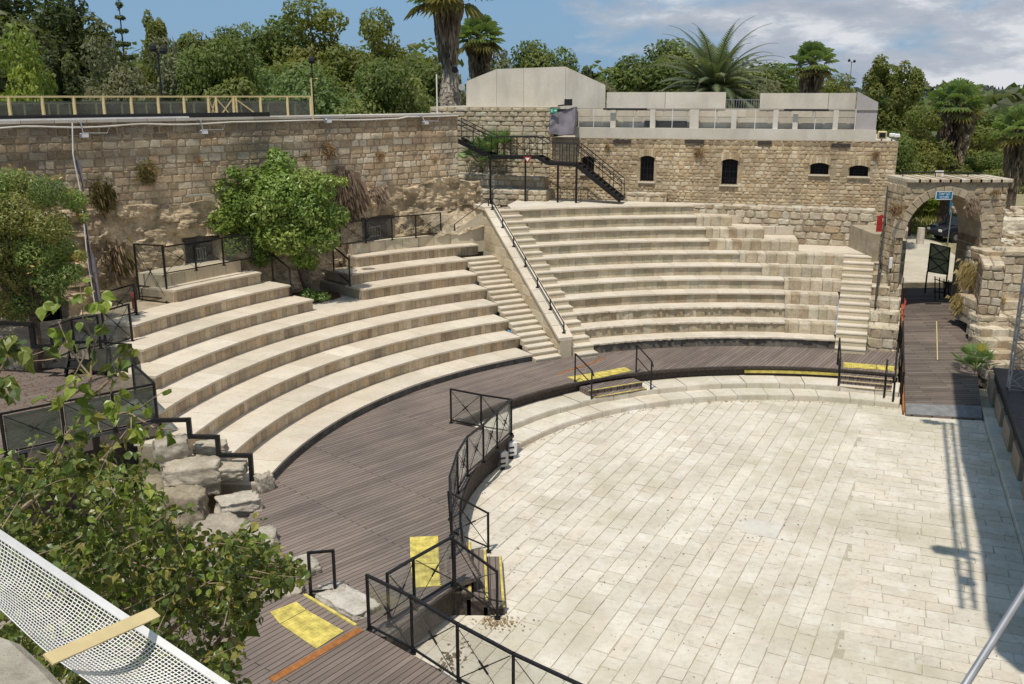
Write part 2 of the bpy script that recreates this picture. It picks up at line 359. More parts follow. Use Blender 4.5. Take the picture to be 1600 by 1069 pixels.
m.add([(-3.4, 8, -.014), (17, 8, -.014), (17, 32, -.014), (-3.4, 32, -.014)], [(0, 1, 2, 3)], (.43, .39, .30))
m.build('floor', 'paving', kind='structure')
m = MB(); kd = random.Random(6)
def bit(x, y, z, s0, pal):
    q = kd.uniform(.4, 1)*s0; a = kd.uniform(0, 6.28); m.add([(x, y, z), (x+q*math.cos(a), y+q*math.sin(a), z+.006), (x+q*math.cos(a+.9)*1.2, y+q*math.sin(a+.9)*1.2, z+.002), (x+q*.7*math.cos(a+1.7), y+q*.7*math.sin(a+1.7), z+.004)], [(0, 1, 2, 3)], pick(pal, kd, .2))
BR = [(.12, .09, .06), (.2, .14, .08), (.08, .065, .05), (.28, .2, .11)]
for i in range(1500):
    th = kd.uniform(66, 200); rr = 10.1-abs(kd.gauss(0, .06)) if i % 3 == 0 and th < 150 else kd.uniform(0, 9.8); p = pol(rr, th)
    if i % 3: p = Vector((kd.uniform(-.5, 15), kd.uniform(10, 30), 0))
    if inside(p) and nof(p) < EDGE_N-.1: bit(p.x, p.y, .008, (.03 if i % 9 else .05), BR)
for i in range(170): a = kd.gauss(0, .3); bit(-.55+kd.gauss(0, .25)+.3, 16.55+a*.45, .012+abs(kd.gauss(0, .01)), .05, [(.3, .2, .11), (.38, .28, .16), (.22, .14, .08), (.45, .38, .26)])
for i in range(90): t_ = kd.random(); bit(-.9+kd.gauss(0, .12)-.5*t_, 15.9-1.2*t_+kd.gauss(0, .1), .012, .07, BR)
m.build('debris', 'dry', label='dry leaves and grit scattered over the orchestra floor', cat='debris', kind='stuff')
# a square pale access cover in the paving
m = MB(); c = at(1190, 825, .014); m.box((c.x, c.y, .006), (.85, .85, .012), R(63), (.60, .575, .51)); m.build('floor_hatch', 'concrete', label='square pale grey hatch cover set in the middle of the orchestra paving', cat='hatch')
# two curved stone steps round the orchestra
def kerb(r0, r1, z0, z1, t0, t1, seed, label):
    k = random.Random(seed); m = MB(); t = t0
    while t < t1:
        dt = math.degrees(k.uniform(.6, 1.3)/r0); b = min(t+dt, t1)
        e = k.uniform(-.02, .03); g = .06
        z = z1+k.uniform(-.012, .012)
        m.arc(r0+e, r1, t+g, b-g, z0, z-.025, 2, pick(PAV, k, .06)); m.arc(r0+e+.018, r1, t+g, b-g, z-.025, z, 2, pick(PAV, k, .05)); t = b
    m.arc(r0+.05, r1+.1, t0, t1, z0, z1-.05, None, (.35, .31, .24))
    return m.build('stone_step', 'old' if 0 else 'paving', label=label, cat='step', group='curved stone steps round the orchestra')
kerb(10.15, 10.95, -.03, .18, 65.2, 151, 3, 'lower curved stone step edging the round orchestra floor')
kerb(10.93, 12.1, .1, .36, 65.6, 151, 4, 'upper curved stone step running below the dark deck edge')
# ------------------------------------------------------------------ timber decks
ZD = .7117
def deck_poly(m, P, z0, z1, mi=0):
    m.prism([(p.x, p.y) for p in P], z0, z1, (1, 1, 1), mi)
dk = thing('deck', (CX, CY+13, 0), 'curved dark brown timber deck between the seats and the orchestra', 'deck')
TS = 118.0
outer = lambda t: pol(14.9, t)
m = MB(); m.arc(11.88, 14.95, 66.3, TS, ZD-.1, ZD, 26); m.build('right_boards', 'deckB', dk)
m = MB(); m.arc(11.88, 14.95, TS, 150.8, ZD-.1, ZD, 20)
m.arc(9.98, 14.95, 150.8, 176.4, ZD-.1, ZD, 18)
P = [pol(14.95, 176.4), Vector((-6.1, 19.6, 0)), Vector((-5.4, 17.4, 0)), Vector((-4.2, 15.9, 0)), Vector((-2.2, 14.9, 0)), Vector((-1.17, 16.78, 0))]+[pol(9.98, t) for t in (199.5, 195, 190, 185, 180, 176.4)]
m.prism([(p.x, p.y) for p in P], ZD-.1, ZD)
m.build('left_boards', 'deckA', dk)
m = MB(); a = at(872, 585, ZD+.004); b = at(945, 560, ZD+.004); m.bar(a, b, .1, .01); m.build('seam_board', 'orange', dk)
m = MB(); m.arc(11.95, 12.02, 66.3, 150.8, .3, ZD-.1); m.arc(10.03, 10.09, 150.8, 199.5, -.02, ZD-.1)
m.bar(pol(9.99, 150.8, .34), pol(11.98, 150.8, .34), .05, .54)
m.bar((-1.2, 16.85, .34), (-2.3, 15.05, .34), .05, .56)
m.build('skirt_boards', 'brown', dk)
m = MB(); m.arc(11.82, 11.94, 66.3, 150.6, ZD-.07, ZD+.006, 30); m.build('edge_trim', 'brown', dk); m = MB(); m.arc(9.92, 9.975, 150.9, 199.5, ZD-.07, ZD+.006, 20); m.build('edge_trim', 'brown', dk); m = MB(); m.bar((-1.13, 16.75, ZD-.03), (-2.25, 14.95, ZD-.03), .06, .07); m.build('edge_trim', 'brown', dk)
m = MB(); m.arc(11.85, 11.95, 75.6, 91.5, .47, .585, 8); m.build('yellow_warning_board', 'yellow', dk)
def mat_quads(name, quads, z, label, parent=None):
    t = thing('tactile_mat', at(*quads[0][0], z), label, 'tactile mat', 'yellow tactile mats on the decks')
    for q in quads:
        P = [at(x, y, z) for x, y in q]; m = MB(); m.prism([(p.x, p.y) for p in P], z+.004, z+.014)
        c = sum(P, Vector())/4; ex = P[1]-P[0]; ey = P[3]-P[0]; nx = max(2, int(ex.length/.075)); ny = max(2, int(ey.length/.075))
        for i in range(nx):
            for j in range(ny):
                p = P[0]+ex*((i+.5)/nx)+ey*((j+.5)/ny); m.box((p.x, p.y, z+.017), (.032, .032, .008), .3)
        m.build('mat_tile', 'yellow', t)
    return t
ZL = .88
mat_quads('m', [[(640.5, 840), (684.5, 838), (685.8, 880.5), (641.5, 881.5)], [(641.5, 882.5), (685.8, 881.5), (687.5, 916), (645.5, 919)]], ZD, 'pair of yellow tactile tiles beside the near wooden steps of the curved deck')
mat_quads('m', [[(886, 589.5), (928, 583), (941, 590), (904, 597)], [(929, 583), (977, 574), (985, 580), (942, 590)]], ZD, 'yellow tactile strip at the top of the middle wooden steps below the dividing wall')
mat_quads('m', [[(1318, 566.5), (1368, 570.5), (1369, 577.5), (1318, 574.5)], [(1369.5, 570.6), (1401, 573), (1402, 581), (1370.5, 577.6)]], ZD, 'yellow tactile strip at the top of the wooden steps beside the gate ramp')
mat_quads('m', [[(463, 941), (478, 953.5), (437.5, 975.5), (422, 957)], [(479, 954), (537, 987), (494.5, 1014.5), (438.5, 976)]], ZL, 'largest yellow tactile mat lying on the front deck beside the orange board')
# front deck
P = [at(*q, ZL) for q in ((472, 925), (560, 980), (584, 990), (650, 1027), (724, 1072), (800, 1120), (850, 1180), (150, 1180), (220, 1000), (330, 905), (420, 885))]
t = thing('deck', P[0], 'straight brown timber deck in the foreground with orange board', 'deck')
m = MB(); deck_poly(m, P, ZL-.14, ZL); m.build('boards', 'deckC', t)
m = MB(); m.prism([(p.x, p.y) for p in P[:7]]+[(P[7].x, P[7].y), (P[9].x, P[9].y)], -.1, ZL-.15); m.build('skirt_boards', 'brown', t)
m = MB(); a = at(424, 1063, ZL+.006); b = at(563, 983, ZL+.006); m.bar(a, b, .16, .012); m.build('orange_board', 'orange', t)
m = MB(); a = at(476, 930, ZL); b = at(556, 978, ZL); m.bar(a+Vector((0, 0, .01)), b+Vector((0, 0, .01)), .06, .03); m.build('yellow_nosing', 'yellow', t)
# ------------------------------------------------------------------ seating
LR = lambda k: 14.8507+1.0548*k
LZ = lambda k: .9065+.42*k
RR = lambda k: 14.6322+.7873*k
RZ = lambda k: 1.0311+.42*k
SL = .07
LRIS = [(.58, .47, .325), (.62, .50, .35), (.55, .445, .31), (.64, .54, .39), (.44, .35, .25), (.60, .46, .30), (.57, .46, .33)]
RRIS = [(.53, .47, .33), (.56, .5, .37), (.50, .45, .32), (.55, .47, .35)]
TRD = [(.60, .53, .43), (.57, .505, .405), (.625, .56, .46), (.585, .515, .415)]
def bench(r, r2, zb, zt, t0, t1, rpal, label, grp, seed, old=None, wide=(.18, .32), rough_edge=0, rear=None):
    k = random.Random(seed)
    t = thing('stone_bench', pol(r, (t0+t1)/2, zb), label, 'stone bench', grp)
    m = MB(); a = t0
    m.arc(r+.11, rear or r2+.07, t0+.02, t1-.02, zb-.02 if rear else -.3, zt-.001, None, (.4, .34, .25))
    while a < t1:
        b = min(a+math.degrees(k.uniform(*wide)/r), t1)
        m.arc(r+.078+k.uniform(0, .008), r+.12, a+.015, b-.015, zb, zt, 1, pick(rpal, k, .13)); a = b
    m.build('riser', 'riser', t)
    m = MB(); a = t0
    while a < t1:
        b = min(a+math.degrees(k.uniform(.9, 1.7)/r), t1)
        if t1-b < 1: b = t1
        if rough_edge:
            q = a
            while q < b-.01:
                q2 = min(q+math.degrees(.12/r), b); m.arc(r+k.uniform(-.03, rough_edge), r+.35, q, q2, zt+k.uniform(-.0, .02), zt+SL, 1, pick(TRD, k, .05)); q = q2
            m.arc(r+.3, r2+.16, a, b, zt+.01, zt+SL+.003, None, pick(TRD, k, .04))
        else:
            e = k.uniform(-.004, .004); c = pick(TRD, k, .04)
            m.arc(r+.012, r2+.16, a+.02, b-.02, zt, zt+.012, None, c); m.arc(r+e, r2+.16, a+.02, b-.02, zt+.012, zt+SL+k.uniform(-.002, .002), None, c)
        a = b
    m.build('seat_slab', 'tread', t, bevel=0)
    if old:
        m = MB(); q0, q1 = old
        m.arc(r+.03, rear or r2+.2, q0, q1, zb, zt+SL-.015, None, (.42, .37, .28))
        a = q0; kk = random.Random(seed+50)
        mf = lambda u, v, d: pol(r+.03-d, u, v)
        while a < q1-.1:
            b = min(a+math.degrees(kk.uniform(.3, .5)/r), q1); w = (b-a)
            # one block: front and top in one mesh
            c = pick(OLD, kk, .12); e = kk.uniform(-.03, .03)
            m.arc(r+e, r+.5, a+.05, b-.05, zb, zt+SL-.03, 1, c); m.arc(r+e+.03, r+.5, a+.09, b-.09, zt+SL-.03, zt+SL+kk.uniform(-.01, .012), 1, c); a = b
        a = q0
        while a < q1-.1:
            b = min(a+math.degrees(kk.uniform(.5, 1.)/r), q1)
            m.arc(r+.49, r2+.16, a+.04, b-.04, zt, zt+SL+kk.uniform(-.008, .004), 1, pick(TRD, kk, .08)); a = b
        m.build('old_blocks', 'old', t, bevel=.015)
    return t
E0 = Vector((.69, 33.19, 0)); E1 = Vector((-1.99, 39.14, 0))     # right ends of the left benches
def on_line(A, B, r):
    lo, hi = -1.0, 3.0
    for _ in range(40):
        t = (lo+hi)/2; p = A+(B-A)*t
        if math.hypot(p.x-CX, p.y-CY) < r: lo = t
        else: hi = t
    return A+(B-A)*t
lend = [177, 176.4, 176, 173, 167.2, 164.2, 161.3, 153.6, 153.4]
GL = 'curved benches of the left seating block'
for k in range(8):
    te = thof(on_line(E0, E1, LR(k))); zb = ZD if k == 0 else LZ(k-1)+SL
    if k == 0: pal = [(.17, .16, .145), (.2, .185, .165), (.15, .145, .135)]
    else: pal = LRIS
    w = (.16, .3)
    if k < 5:
        lb = {0: 'lowest stone bench of the left block, with a dark grey riser on the deck'}.get(k, f'{ORD[k]} stone bench up from the deck in the left block, brown stained riser')
        bench(LR(k), LR(k+1), zb, LZ(k), te, lend[k], pal, lb, GL, 20+k, wide=w)
    else:
        tl = {5: 142.0, 6: 142.4, 7: 143.6}[k]; tr_ = {5: 135.4, 6: 134.8, 7: 132.2}[k]
        te2 = te if k < 7 else 117.2
        zb2 = LZ(k-1)+SL
        bench(LR(k), LR(k+1), zb2, LZ(k), te2, tr_, pal, f'{ORD[k]} bench up in the left block, between the tree and dividing wall', GL, 30+k, wide=w, rear=24.0)
        bench(LR(k), LR(k+1), zb2, LZ(k), tl, lend[k], pal, f'{ORD[k]} bench up in the left block, left of the tree', GL, 40+k, wide=w, rear=24.0)
# low back walls behind the top left benches
def backwall(t0, t1, label):
    m = MB(); k = random.Random(int(t0)); a = t0; r = LR(8)-.35
    m.arc(r+.03, 24.1, t0, t1, LZ(7)+SL, LZ(8)+.06, None, (.5, .45, .36))
    while a < t1:
        b = min(a+math.degrees(k.uniform(.5, .9)/r), t1); m.arc(r, r+.45, a+.02, b-.02, LZ(7)+SL+.001, LZ(8)+.075, 1, pick(RRIS, k, .06)); a = b
    m.build('parapet_wall', 'tread', label=label, cat='low wall', group='low parapets behind the left benches')
backwall(119.6, 132.0, 'low cream wall behind the top bench between tree and dividing wall')
backwall(144.5, 153.2, 'low cream wall behind the top bench left of the tree')
# plaza with tree pit
m = MB(); m.arc(LR(5)-.1, 24.4, 135.3, 142.1, 1.6, LZ(4)+SL-.008, 4, (.5, .46, .39)); m.build('paved_landing', 'paving', kind='structure')
m = MB()
pc = Vector((-8.1, 35.3, LZ(4)+SL+.03))
for i in range(900):
    a = rnd.uniform(0, 6.28); q = math.sqrt(rnd.random())*1.35; x = pc.x+q*math.cos(a)*1.1; y = pc.y+q*math.sin(a)*.8; s = rnd.uniform(.02, .05)
    z = pc.z+rnd.uniform(0, .05)
    m.add([(x, y, z), (x+s, y+s*.3, z+.01), (x+s*.5, y+s, z+.02)], [(0, 1, 2)], pick([(.16, .07, .035), (.22, .11, .06), (.1, .05, .03)]))
m.prism([(pc.x+1.5*math.cos(a*.5236), pc.y+1.05*math.sin(a*.5236)) for a in range(12)], pc.z-.1, pc.z, (.1, .055, .035))
m.build('bark_mulch', 'dry', label='reddish bark mulch in the tree pit among the left benches', cat='mulch', kind='stuff')
# right block
GRt = 'curved benches of the right seating block'
RE0 = Vector((3.28, 33.47, 0)); RE1 = Vector((.31, 41.44, 0))
rs = [None]*11
oldx = {0: (75.4, None), 1: None}
def thpx(px, py, z): return thof(at(px, py, z))
rend = [75.4, 75.2, 74.9, 74.7, 74.3, 74.0, 73.8, 79.3, 83.2, 86.8, 90.9]
trans = {1: thpx(1226, 505, RZ(1)), 2: thpx(1226, 483, RZ(2)), 3: thpx(1227, 462, RZ(3)), 4: thpx(1225, 439, RZ(4)), 5: thpx(1191, 419, RZ(5)), 6: thpx(1156, 398, RZ(6)), 7: thpx(1110, 379, RZ(7)), 8: thpx(1104, 360, RZ(8)), 9: thpx(1088, 341, RZ(9))}
for k in range(11):
    tl = thof(on_line(RE0, RE1, RR(k))); zb = ZD if k == 0 else RZ(k-1)+SL
    t0 = rend[k]; old = None
    if k in trans: t0 = trans[k]; old = (rend[k], trans[k])
    pal = RRIS if k > 2 else [(.44, .38, .27), (.40, .33, .23), (.5, .44, .33)]
    if k == 0: pal = [(.2, .18, .15), (.15, .135, .115)]
    if k == 3: pal = [(.44, .37, .26), (.5, .43, .31), (.4, .32, .22)]
    lb = {0: 'lowest white stone bench of the right block above the dark deck', 10: 'topmost bench of the right block, edge of the upper platform'}.get(k, f'{ORD[k]} stone bench up from the deck in the right block')
    bench(RR(k), RR(k+1), zb, RZ(k), t0, tl, pal, lb, GRt, 60+k, old=old, rough_edge=.05 if k < 3 else 0, wide=(.3, .6) if k > 2 else (.2, .4), rear=23.4 if k > 6 else None)
# ------------------------------------------------------------------ facade frame
FO = Vector((3.1, 46.0, 0)); FD = Vector((13.9, -4.0, 0)).normalized(); FN = Vector((FD.y, -FD.x, 0))
FN = Vector((-.277, -.961, 0)).normalized()
def hitF(px, py, off=0):
    d = ray(px, py); O = FO+FN*off; t = (O.x*FN.x+O.y*FN.y)/(d.x*FN.x+d.y*FN.y)
    p = Vector((0, 0, CH))+d*t; return (p-FO).dot(FD), p.z
fm = lambda u, v, d: FO+FD*u+FN*d+Vector((0, 0, v))
uL = hitF(690, 200)[0]; uM = hitF(860, 200)[0]; uR = hitF(1404, 222)[0]; uC = hitF(1370, 200)[0]
# upper platform and terrace
ZP = RZ(10)+SL
m = MB()
a0 = rend[10]; Pp = [pol(RR(11)-.1, t) for t in (a0, 95, 100, 105, 110, 111.8)]
Pp += [Vector((.0, 41.6, 0)), Vector((-.2, 43.3, 0)), fm(-2.6, 0, .3), fm(5.5, 0, .3), fm(7.0, 0, .3), ]
m.prism([(p.x, p.y) for p in Pp], 3.5, ZP-.004, (.62, .57, .48)); m.build('upper_platform', 'tread', kind='structure')
m = MB()
for (ta, tb, k) in ((86.8, 90.9, 9), (83.2, 86.8, 8), (79.3, 83.2, 7)):
    m.arc(RR(k+1)-.1, 24.2, ta, tb, 2.5, RZ(k)+SL-.004, 3, pick(TRD, a=.03))
m.arc(RR(7)-.1, 24.4, 69.5, 79.3, 2.2, RZ(6)+SL-.004, 5, TRD[0])
m.build('upper_terrace', 'tread', kind='structure')
def edging(ta, tb, r, z0, z1, label, seed=1):
    k = random.Random(seed); m = MB(); a = ta
    while a < tb:
        b = min(a+2.1, tb); m.arc(r, r+.55, a+.02, b-.02, z0, z1+k.uniform(-.01, .01), 1, pick(TRD+RRIS, k, .06)); a = b
    m.build('stone_kerb', 'tread', label=label, cat='stone kerb', group='stepped kerbs right of the upper platform', bevel=.012)
edging(86.9, 90.8, 23.1, RZ(9)+SL, RZ(10)+SL-.06, 'pale stone kerb stepping down just right of the upper platform', 2)
edging(83.3, 86.7, 22.6, RZ(8)+SL, RZ(9)+SL-.05, 'second pale stone kerb stepping down from the upper platform', 3)
edging(79.4, 83.1, 22.2, RZ(7)+SL, RZ(8)+SL-.05, 'third pale stone kerb stepping down towards the gate', 4)
edging(72.6, 79.2, 22.3, RZ(6)+SL, RZ(6)+SL+.3, 'long low kerb behind the right end terrace', 5)
# ------------------------------------------------------------------ stairs
def stair(name, label, n, zf, rf, A, B, C, D, zbase, treadcol, grp=None):
    t = thing(name, (A+C)/2+Vector((0, 0, zbase)), label, 'stairs', grp); k = random.Random(n)
    for j in range(n):
        r0, r1 = rf(j), rf(j+1); p = [on_line(A, B, r0), on_line(C, D, r0), on_line(C, D, r1+.1), on_line(A, B, r1+.1)]
        m = MB(); z = zf(j); c = pick(RRIS, k, .06)
        m.prism([(q.x, q.y) for q in p], zbase-.1 if j == 0 else zf(j-1)-.05, z-.045, c)
        f = (p[0]-Vector((CX, CY, 0))).normalized()*-.02
        m.prism([(p[0].x+f.x, p[0].y+f.y), (p[1].x+f.x, p[1].y+f.y), (p[2].x, p[2].y), (p[3].x, p[3].y)], z-.045, z, pick(TRD, k, .04))
        m.build('step', 'tread', t)
    return t
W0 = Vector((1.77, 33.5, 0)); W1 = Vector((-1.24, 40.95, 0)); X0 = Vector((2.27, 33.74, 0)); X1 = Vector((-.74, 41.19, 0))
stair('staircase', 'long narrow stone staircase left of the dividing wall', 20, lambda j: ZD+.1397*(j+1), lambda j: LR(0)-.05+.3516*(j-.6), E0, E1, W0, W1, ZD, None)
stair('staircase', 'stone staircase right of the dividing wall', 22, lambda j: RZ(0)+SL+.21*(j-1), lambda j: RR(0)+.39365*(j-1), X0, X1, RE0, RE1, ZD, None)
A = pol(14.6, 75.4); B = pol(20, 73.9); C_ = pol(14.6, 71.0); D_ = pol(20, 70.4)
stair('staircase', 'stone staircase at the right end of the seats beside the ruined pier', 14, lambda j: RZ(0)+SL+.21*(j-1), lambda j: RR(0)+.39365*(j-1), C_, D_, A, B, ZD, None)
# dividing wall
t = thing('dividing_wall', (W0+X0)/2+Vector((0, 0, ZD)), 'sloping cream stone wall with handrail dividing the two seating blocks', 'wall')
WD = (W1-W0).normalized(); WNn = Vector((WD.y, -WD.x, 0))
z0w = atY(874, 528.7, W0.y).z; zt_w = atY(745, 327, 40.4).z; LW = (W1-W0).length
slope_end = LW-.2
def wz(s): return z0w+(zt_w-z0w)*min(1, max(0, (s-.0)/slope_end))
m = MB(); q = [(0, 0), (LW+.9, 0)]
side = lambda s, w, z: W0+WD*s+WNn*w+Vector((0, 0, z))
prof = [(0, .6), (LW+1.1, .6), (LW+1.1, zt_w), (slope_end, zt_w), (0, z0w)]
prof = [(s, z-.1) if i > 1 else (s, z) for i, (s, z) in enumerate(prof)]
m.hexa([side(s, 0.03, z) for s, z in prof], [side(s, .49, z) for s, z in prof], (.5, .44, .33))
wl = lambda u, v, d: side(u, .03-d, v)
stones(m, 0, LW+.9, .62, zt_w, wl, (.3, .42), (.4, .9), .03, .004, [(.56, .48, .34), (.6, .53, .4), (.53, .44, .3), (.6, .5, .35)], 5, keep=lambda u, v, a, b, c, d: d < wz(a)-.06, rough=.15)
wr = lambda u, v, d: side(u, .49+d, v)
stones(m, 0, LW+.9, .62, zt_w, wr, (.3, .42), (.4, .9), .03, .004, [(.56, .48, .34), (.6, .53, .4)], 6, keep=lambda u, v, a, b, c, d: d < wz(a)-.06, rough=.15)
m.build('wall_body', 'tread', t)
m = MB()
for i in range(12):
    s0 = slope_end*i/12+.01; s1 = slope_end*(i+1)/12-.01; c = pick(TRD, a=.05)
    m.hexa([side(s0, -.04, wz(s0)-.1), side(s0, .56, wz(s0)-.1), side(s1, .56, wz(s1)-.1), side(s1, -.04, wz(s1)-.1)], [side(s0, -.04, wz(s0)), side(s0, .56, wz(s0)), side(s1, .56, wz(s1)), side(s1, -.04, wz(s1))], c)
m.hexa([side(slope_end+.0, -.06, zt_w-.1), side(slope_end, .6, zt_w-.1), side(LW+1.15, .6, zt_w-.1), side(LW+1.15, -.06, zt_w-.1)], [side(slope_end, -.06, zt_w+.05), side(slope_end, .6, zt_w+.05), side(LW+1.15, .6, zt_w+.05), side(LW+1.15, -.06, zt_w+.05)], TRD[2])
m.build('coping', 'tread', t)
hr = thing('handrail', side(.3, .28, wz(.3)), 'black double handrail running down the sloping dividing wall', 'handrail')
m = MB()
sA, sB = .25, slope_end-.1
for h in (.16, .36): m.tube([side(sA, .28, wz(sA)+h+.02), side(sB, .28, wz(sB)+h+.02)], .022, 6)
m.build('rail', 'steel', hr)
for i in range(7):
    s = sA+(sB-sA)*i/6; m = MB(); m.box(tuple(side(s, .28, wz(s)+.2)), (.05, .05, .42)); m.box(tuple(side(s, .28, wz(s)+.01)), (.13, .13, .03)); m.build('bracket', 'steel', hr)
# short sloping parapet joining the dividing wall to the back parapet
pA = side(LW+.1, .1, 0); pB = pol(22.9, 119.8, 0)
m = MB(); m.hexa([pA+Vector((0, 0, 3.5)), pA+Vector((.35, .25, 3.5)), pB+Vector((.3, .4, 3.5)), pB+Vector((0, 0, 3.5))], [pA+Vector((0, 0, zt_w-.1)), pA+Vector((.35, .25, zt_w-.1)), pB+Vector((.3, .4, LZ(8)+.08)), pB+Vector((0, 0, LZ(8)+.08))], (.58, .52, .4))
m.build('parapet_wall', 'tread', label='short stone parapet sloping down left from the top of the dividing wall', cat='low wall')
hr2 = thing('handrail', pA+Vector((.1, .1, zt_w)), 'short black handrail on the parapet left of the dividing wall top', 'handrail')
m = MB(); a = pA+Vector((.15, .1, zt_w+.35)); b = pB+Vector((.15, .2, LZ(8)+.5)); m.tube([a, b], .02); m.build('rail', 'steel', hr2)
for q, zz in ((a, zt_w-.1), (b, LZ(8)+.05)):
    m = MB(); m.bar((q.x, q.y, zz), (q.x, q.y, q.z), .05); m.build('post', 'steel', hr2)
# ruined pier right of the stairs
t = thing('ruined_pier', pol(15.3, 68.6, ZD), 'ruined stepped wall of old stone blocks between the seats and the gate ramp', 'ruined wall')
m = MB(); tiers = [(14.95, 1.62)]+[(15.95+.82*i, 2.0+.36*i) for i in range(8)]
for i, (r, z) in enumerate(tiers):
    zb = .5 if i == 0 else tiers[i-1][1]-.02; tb = 66.9 + (.0 if i == 0 else .15); ta = 70.7
    m.arc(r+.05, 23.2 if i == len(tiers)-1 else tiers[i+1][0]+.3, tb, ta, .4, z-.03, 2, (.42, .37, .28))
    mf = lambda u, v, d, r=r: pol(r+.05-d, ta-math.degrees(u/r), v)
    stones(m, 0, R(ta-tb)*r, zb, z, mf, (.3, .4), (.35, .6), .06, .01, OLD, 80+i, rough=.7)
    rn = tiers[i+1][0]+.05 if i+1 < len(tiers) else 23.2
    mt = lambda u, v, d, r=r, z=z: pol(r+v, ta-math.degrees(u/r), z-.03+d)
    stones(m, 0, R(ta-tb)*r, .0, rn-r, mt, (.4, .6), (.35, .6), .04, .012, OLD, 90+i, rough=.6)
    ms = lambda u, v, d, tb=tb: pol(u, tb, v)+Vector((math.cos(R(tb-90)), math.sin(R(tb-90)), 0))*d
    stones(m, r+.06, 23.0, zb, z, ms, (.3, .4), (.35, .6), .05, .01, OLD, 100+i, rough=.7)
    ms2 = lambda u, v, d: pol(u, ta, v)+Vector((math.cos(R(ta+90)), math.sin(R(ta+90)), 0))*d
    stones(m, r+.06, rn+.1, zb-.3, z, ms2, (.3, .4), (.35, .6), .05, .01, OLD, 120+i, rough=.7)
m.build('stone_blocks', 'old', t)
# ------------------------------------------------------------------ great left wall
QA = Vector((-2.4, 42.25, 0)); QD = Vector((-.71, -.70, 0)).normalized(); QN = Vector((.70, -.71, 0)).normalized()
WALLZ = 9.33
ql = lambda u, v, d: QA+QD*u+QN*d+Vector((0, 0, v))
t = thing('fortress_wall', QA+QD*13+Vector((0, 0, 2)), 'long high wall of weathered ashlar stone behind the left seats', 'wall')
def hitQ(px, py, off=0):
    d = ray(px, py); O = QA+QN*off; tt = (O.x*QN.x+O.y*QN.y)/(d.x*QN.x+d.y*QN.y)
    p = Vector((0, 0, CH))+d*tt; return (p-QA).dot(QD), p.z
dA = hitQ(291, 415); dB = hitQ(338, 372); dC = hitQ(566, 378); dD = hitQ(612, 340)
door1 = (min(dA[0], dB[0]), max(dA[0], dB[0]), 3.2, dB[1]); door2 = (min(dC[0], dD[0]), max(dC[0], dD[0]), 3.2, dD[1])
eA = hitQ(52, 530); eB = hitQ(97, 470); door3 = (min(eA[0], eB[0]), max(eA[0], eB[0]), 1.8, eB[1]-.1)
HQ = [door1, door2, door3]
m = MB()
for a, b, c, d in slabs(0, 34, 0, WALLZ, HQ):
    m.hexa([ql(a, c, 0), ql(b, c, 0), ql(b, c, -1.4), ql(a, c, -1.4)], [ql(a, d, 0), ql(b, d, 0), ql(b, d, -1.4), ql(a, d, -1.4)], (.40, .33, .24))
ASH = [(.54, .43, .285), (.60, .485, .335), (.50, .385, .25), (.64, .54, .39), (.43, .33, .215), (.58, .44, .29), (.68, .59, .45)]
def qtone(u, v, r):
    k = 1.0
    k *= .84+.42*min(1, max(0, (14-u)/14))                      # stones lighter towards the far right end of the wall
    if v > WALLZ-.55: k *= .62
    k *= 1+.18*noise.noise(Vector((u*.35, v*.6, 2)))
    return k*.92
def kq(u, v, a, b, c, d):
    return not any(b > h[0] and a < h[1] and d > h[2] and c < h[3] for h in HQ)
def bound(u): return 6.45+.3*noise.noise(Vector((u*.5, 0, 0)))
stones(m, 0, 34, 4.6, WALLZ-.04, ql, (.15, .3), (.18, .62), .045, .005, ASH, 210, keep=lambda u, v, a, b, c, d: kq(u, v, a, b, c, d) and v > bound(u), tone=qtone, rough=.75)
qe = lambda u, v, d: QA-QD*d+QN*(-u)+Vector((0, 0, v))
stones(m, 0, 1.4, 5.5, WALLZ-.04, qe, (.19, .3), (.24, .55), .05, .01, ASH, 211, rough=.55)
m.build('masonry', ['ashlar'], t)
m = MB(); nu, nv = 330, 84; vs = []      # rough rock foot of the wall
for j in range(nv+1):
    for i in range(nu+1):
        u = -1.3+26*i/nu; tp = bound(u)+.12; v = 2.2+(tp-2.2)*j/nv
        p = Vector((u*.9, v*1.1, 0)); w = noise.fractal(p*1.5, .75, 2.1, 7)*.12+.10*noise.noise(p*.5)+.1
        cell = noise.cell(Vector((u*2.6+v*.6, v*3.9+.4*noise.noise(Vector((u, v, 9))), 0)))*.11
        d = max(.02, w+cell*.6+.35*(1-j/nv)*.35)
        if j == nv: d = -.05
        if any(h[0]-.1 < u < h[1]+.1 and h[2] < v < h[3]+.12 for h in HQ): d = -.03
        vs.append(ql(u, v, d))
fs = []
for j in range(nv):
    for i in range(nu):
        u = -1.3+26*(i+.5)/nu; v = 2.2+(bound(u)-2.1)*(j+.5)/nv
        if any(h[0] < u < h[1] and h[2] < v < h[3] for h in HQ): continue
        fs.append((j*(nu+1)+i, (j+1)*(nu+1)+i, (j+1)*(nu+1)+i+1, j*(nu+1)+i+1))
m.v = [tuple(v) for v in vs]; m.f = fs; m.m = [0]*len(fs)
for f in fs:
    p = m.v[f[0]]; k = .75+.45*noise.noise(Vector((p[0]*1.7, p[1]*1.7, p[2]*2.5)))+.15*rnd.random(); k *= 1.0+.25*max(0, 1-(p[2]-2)/5); m.c.append((.54*k, .43*k, .285*k))
m.build('rock_foot', 'rock', t)
m = MB()
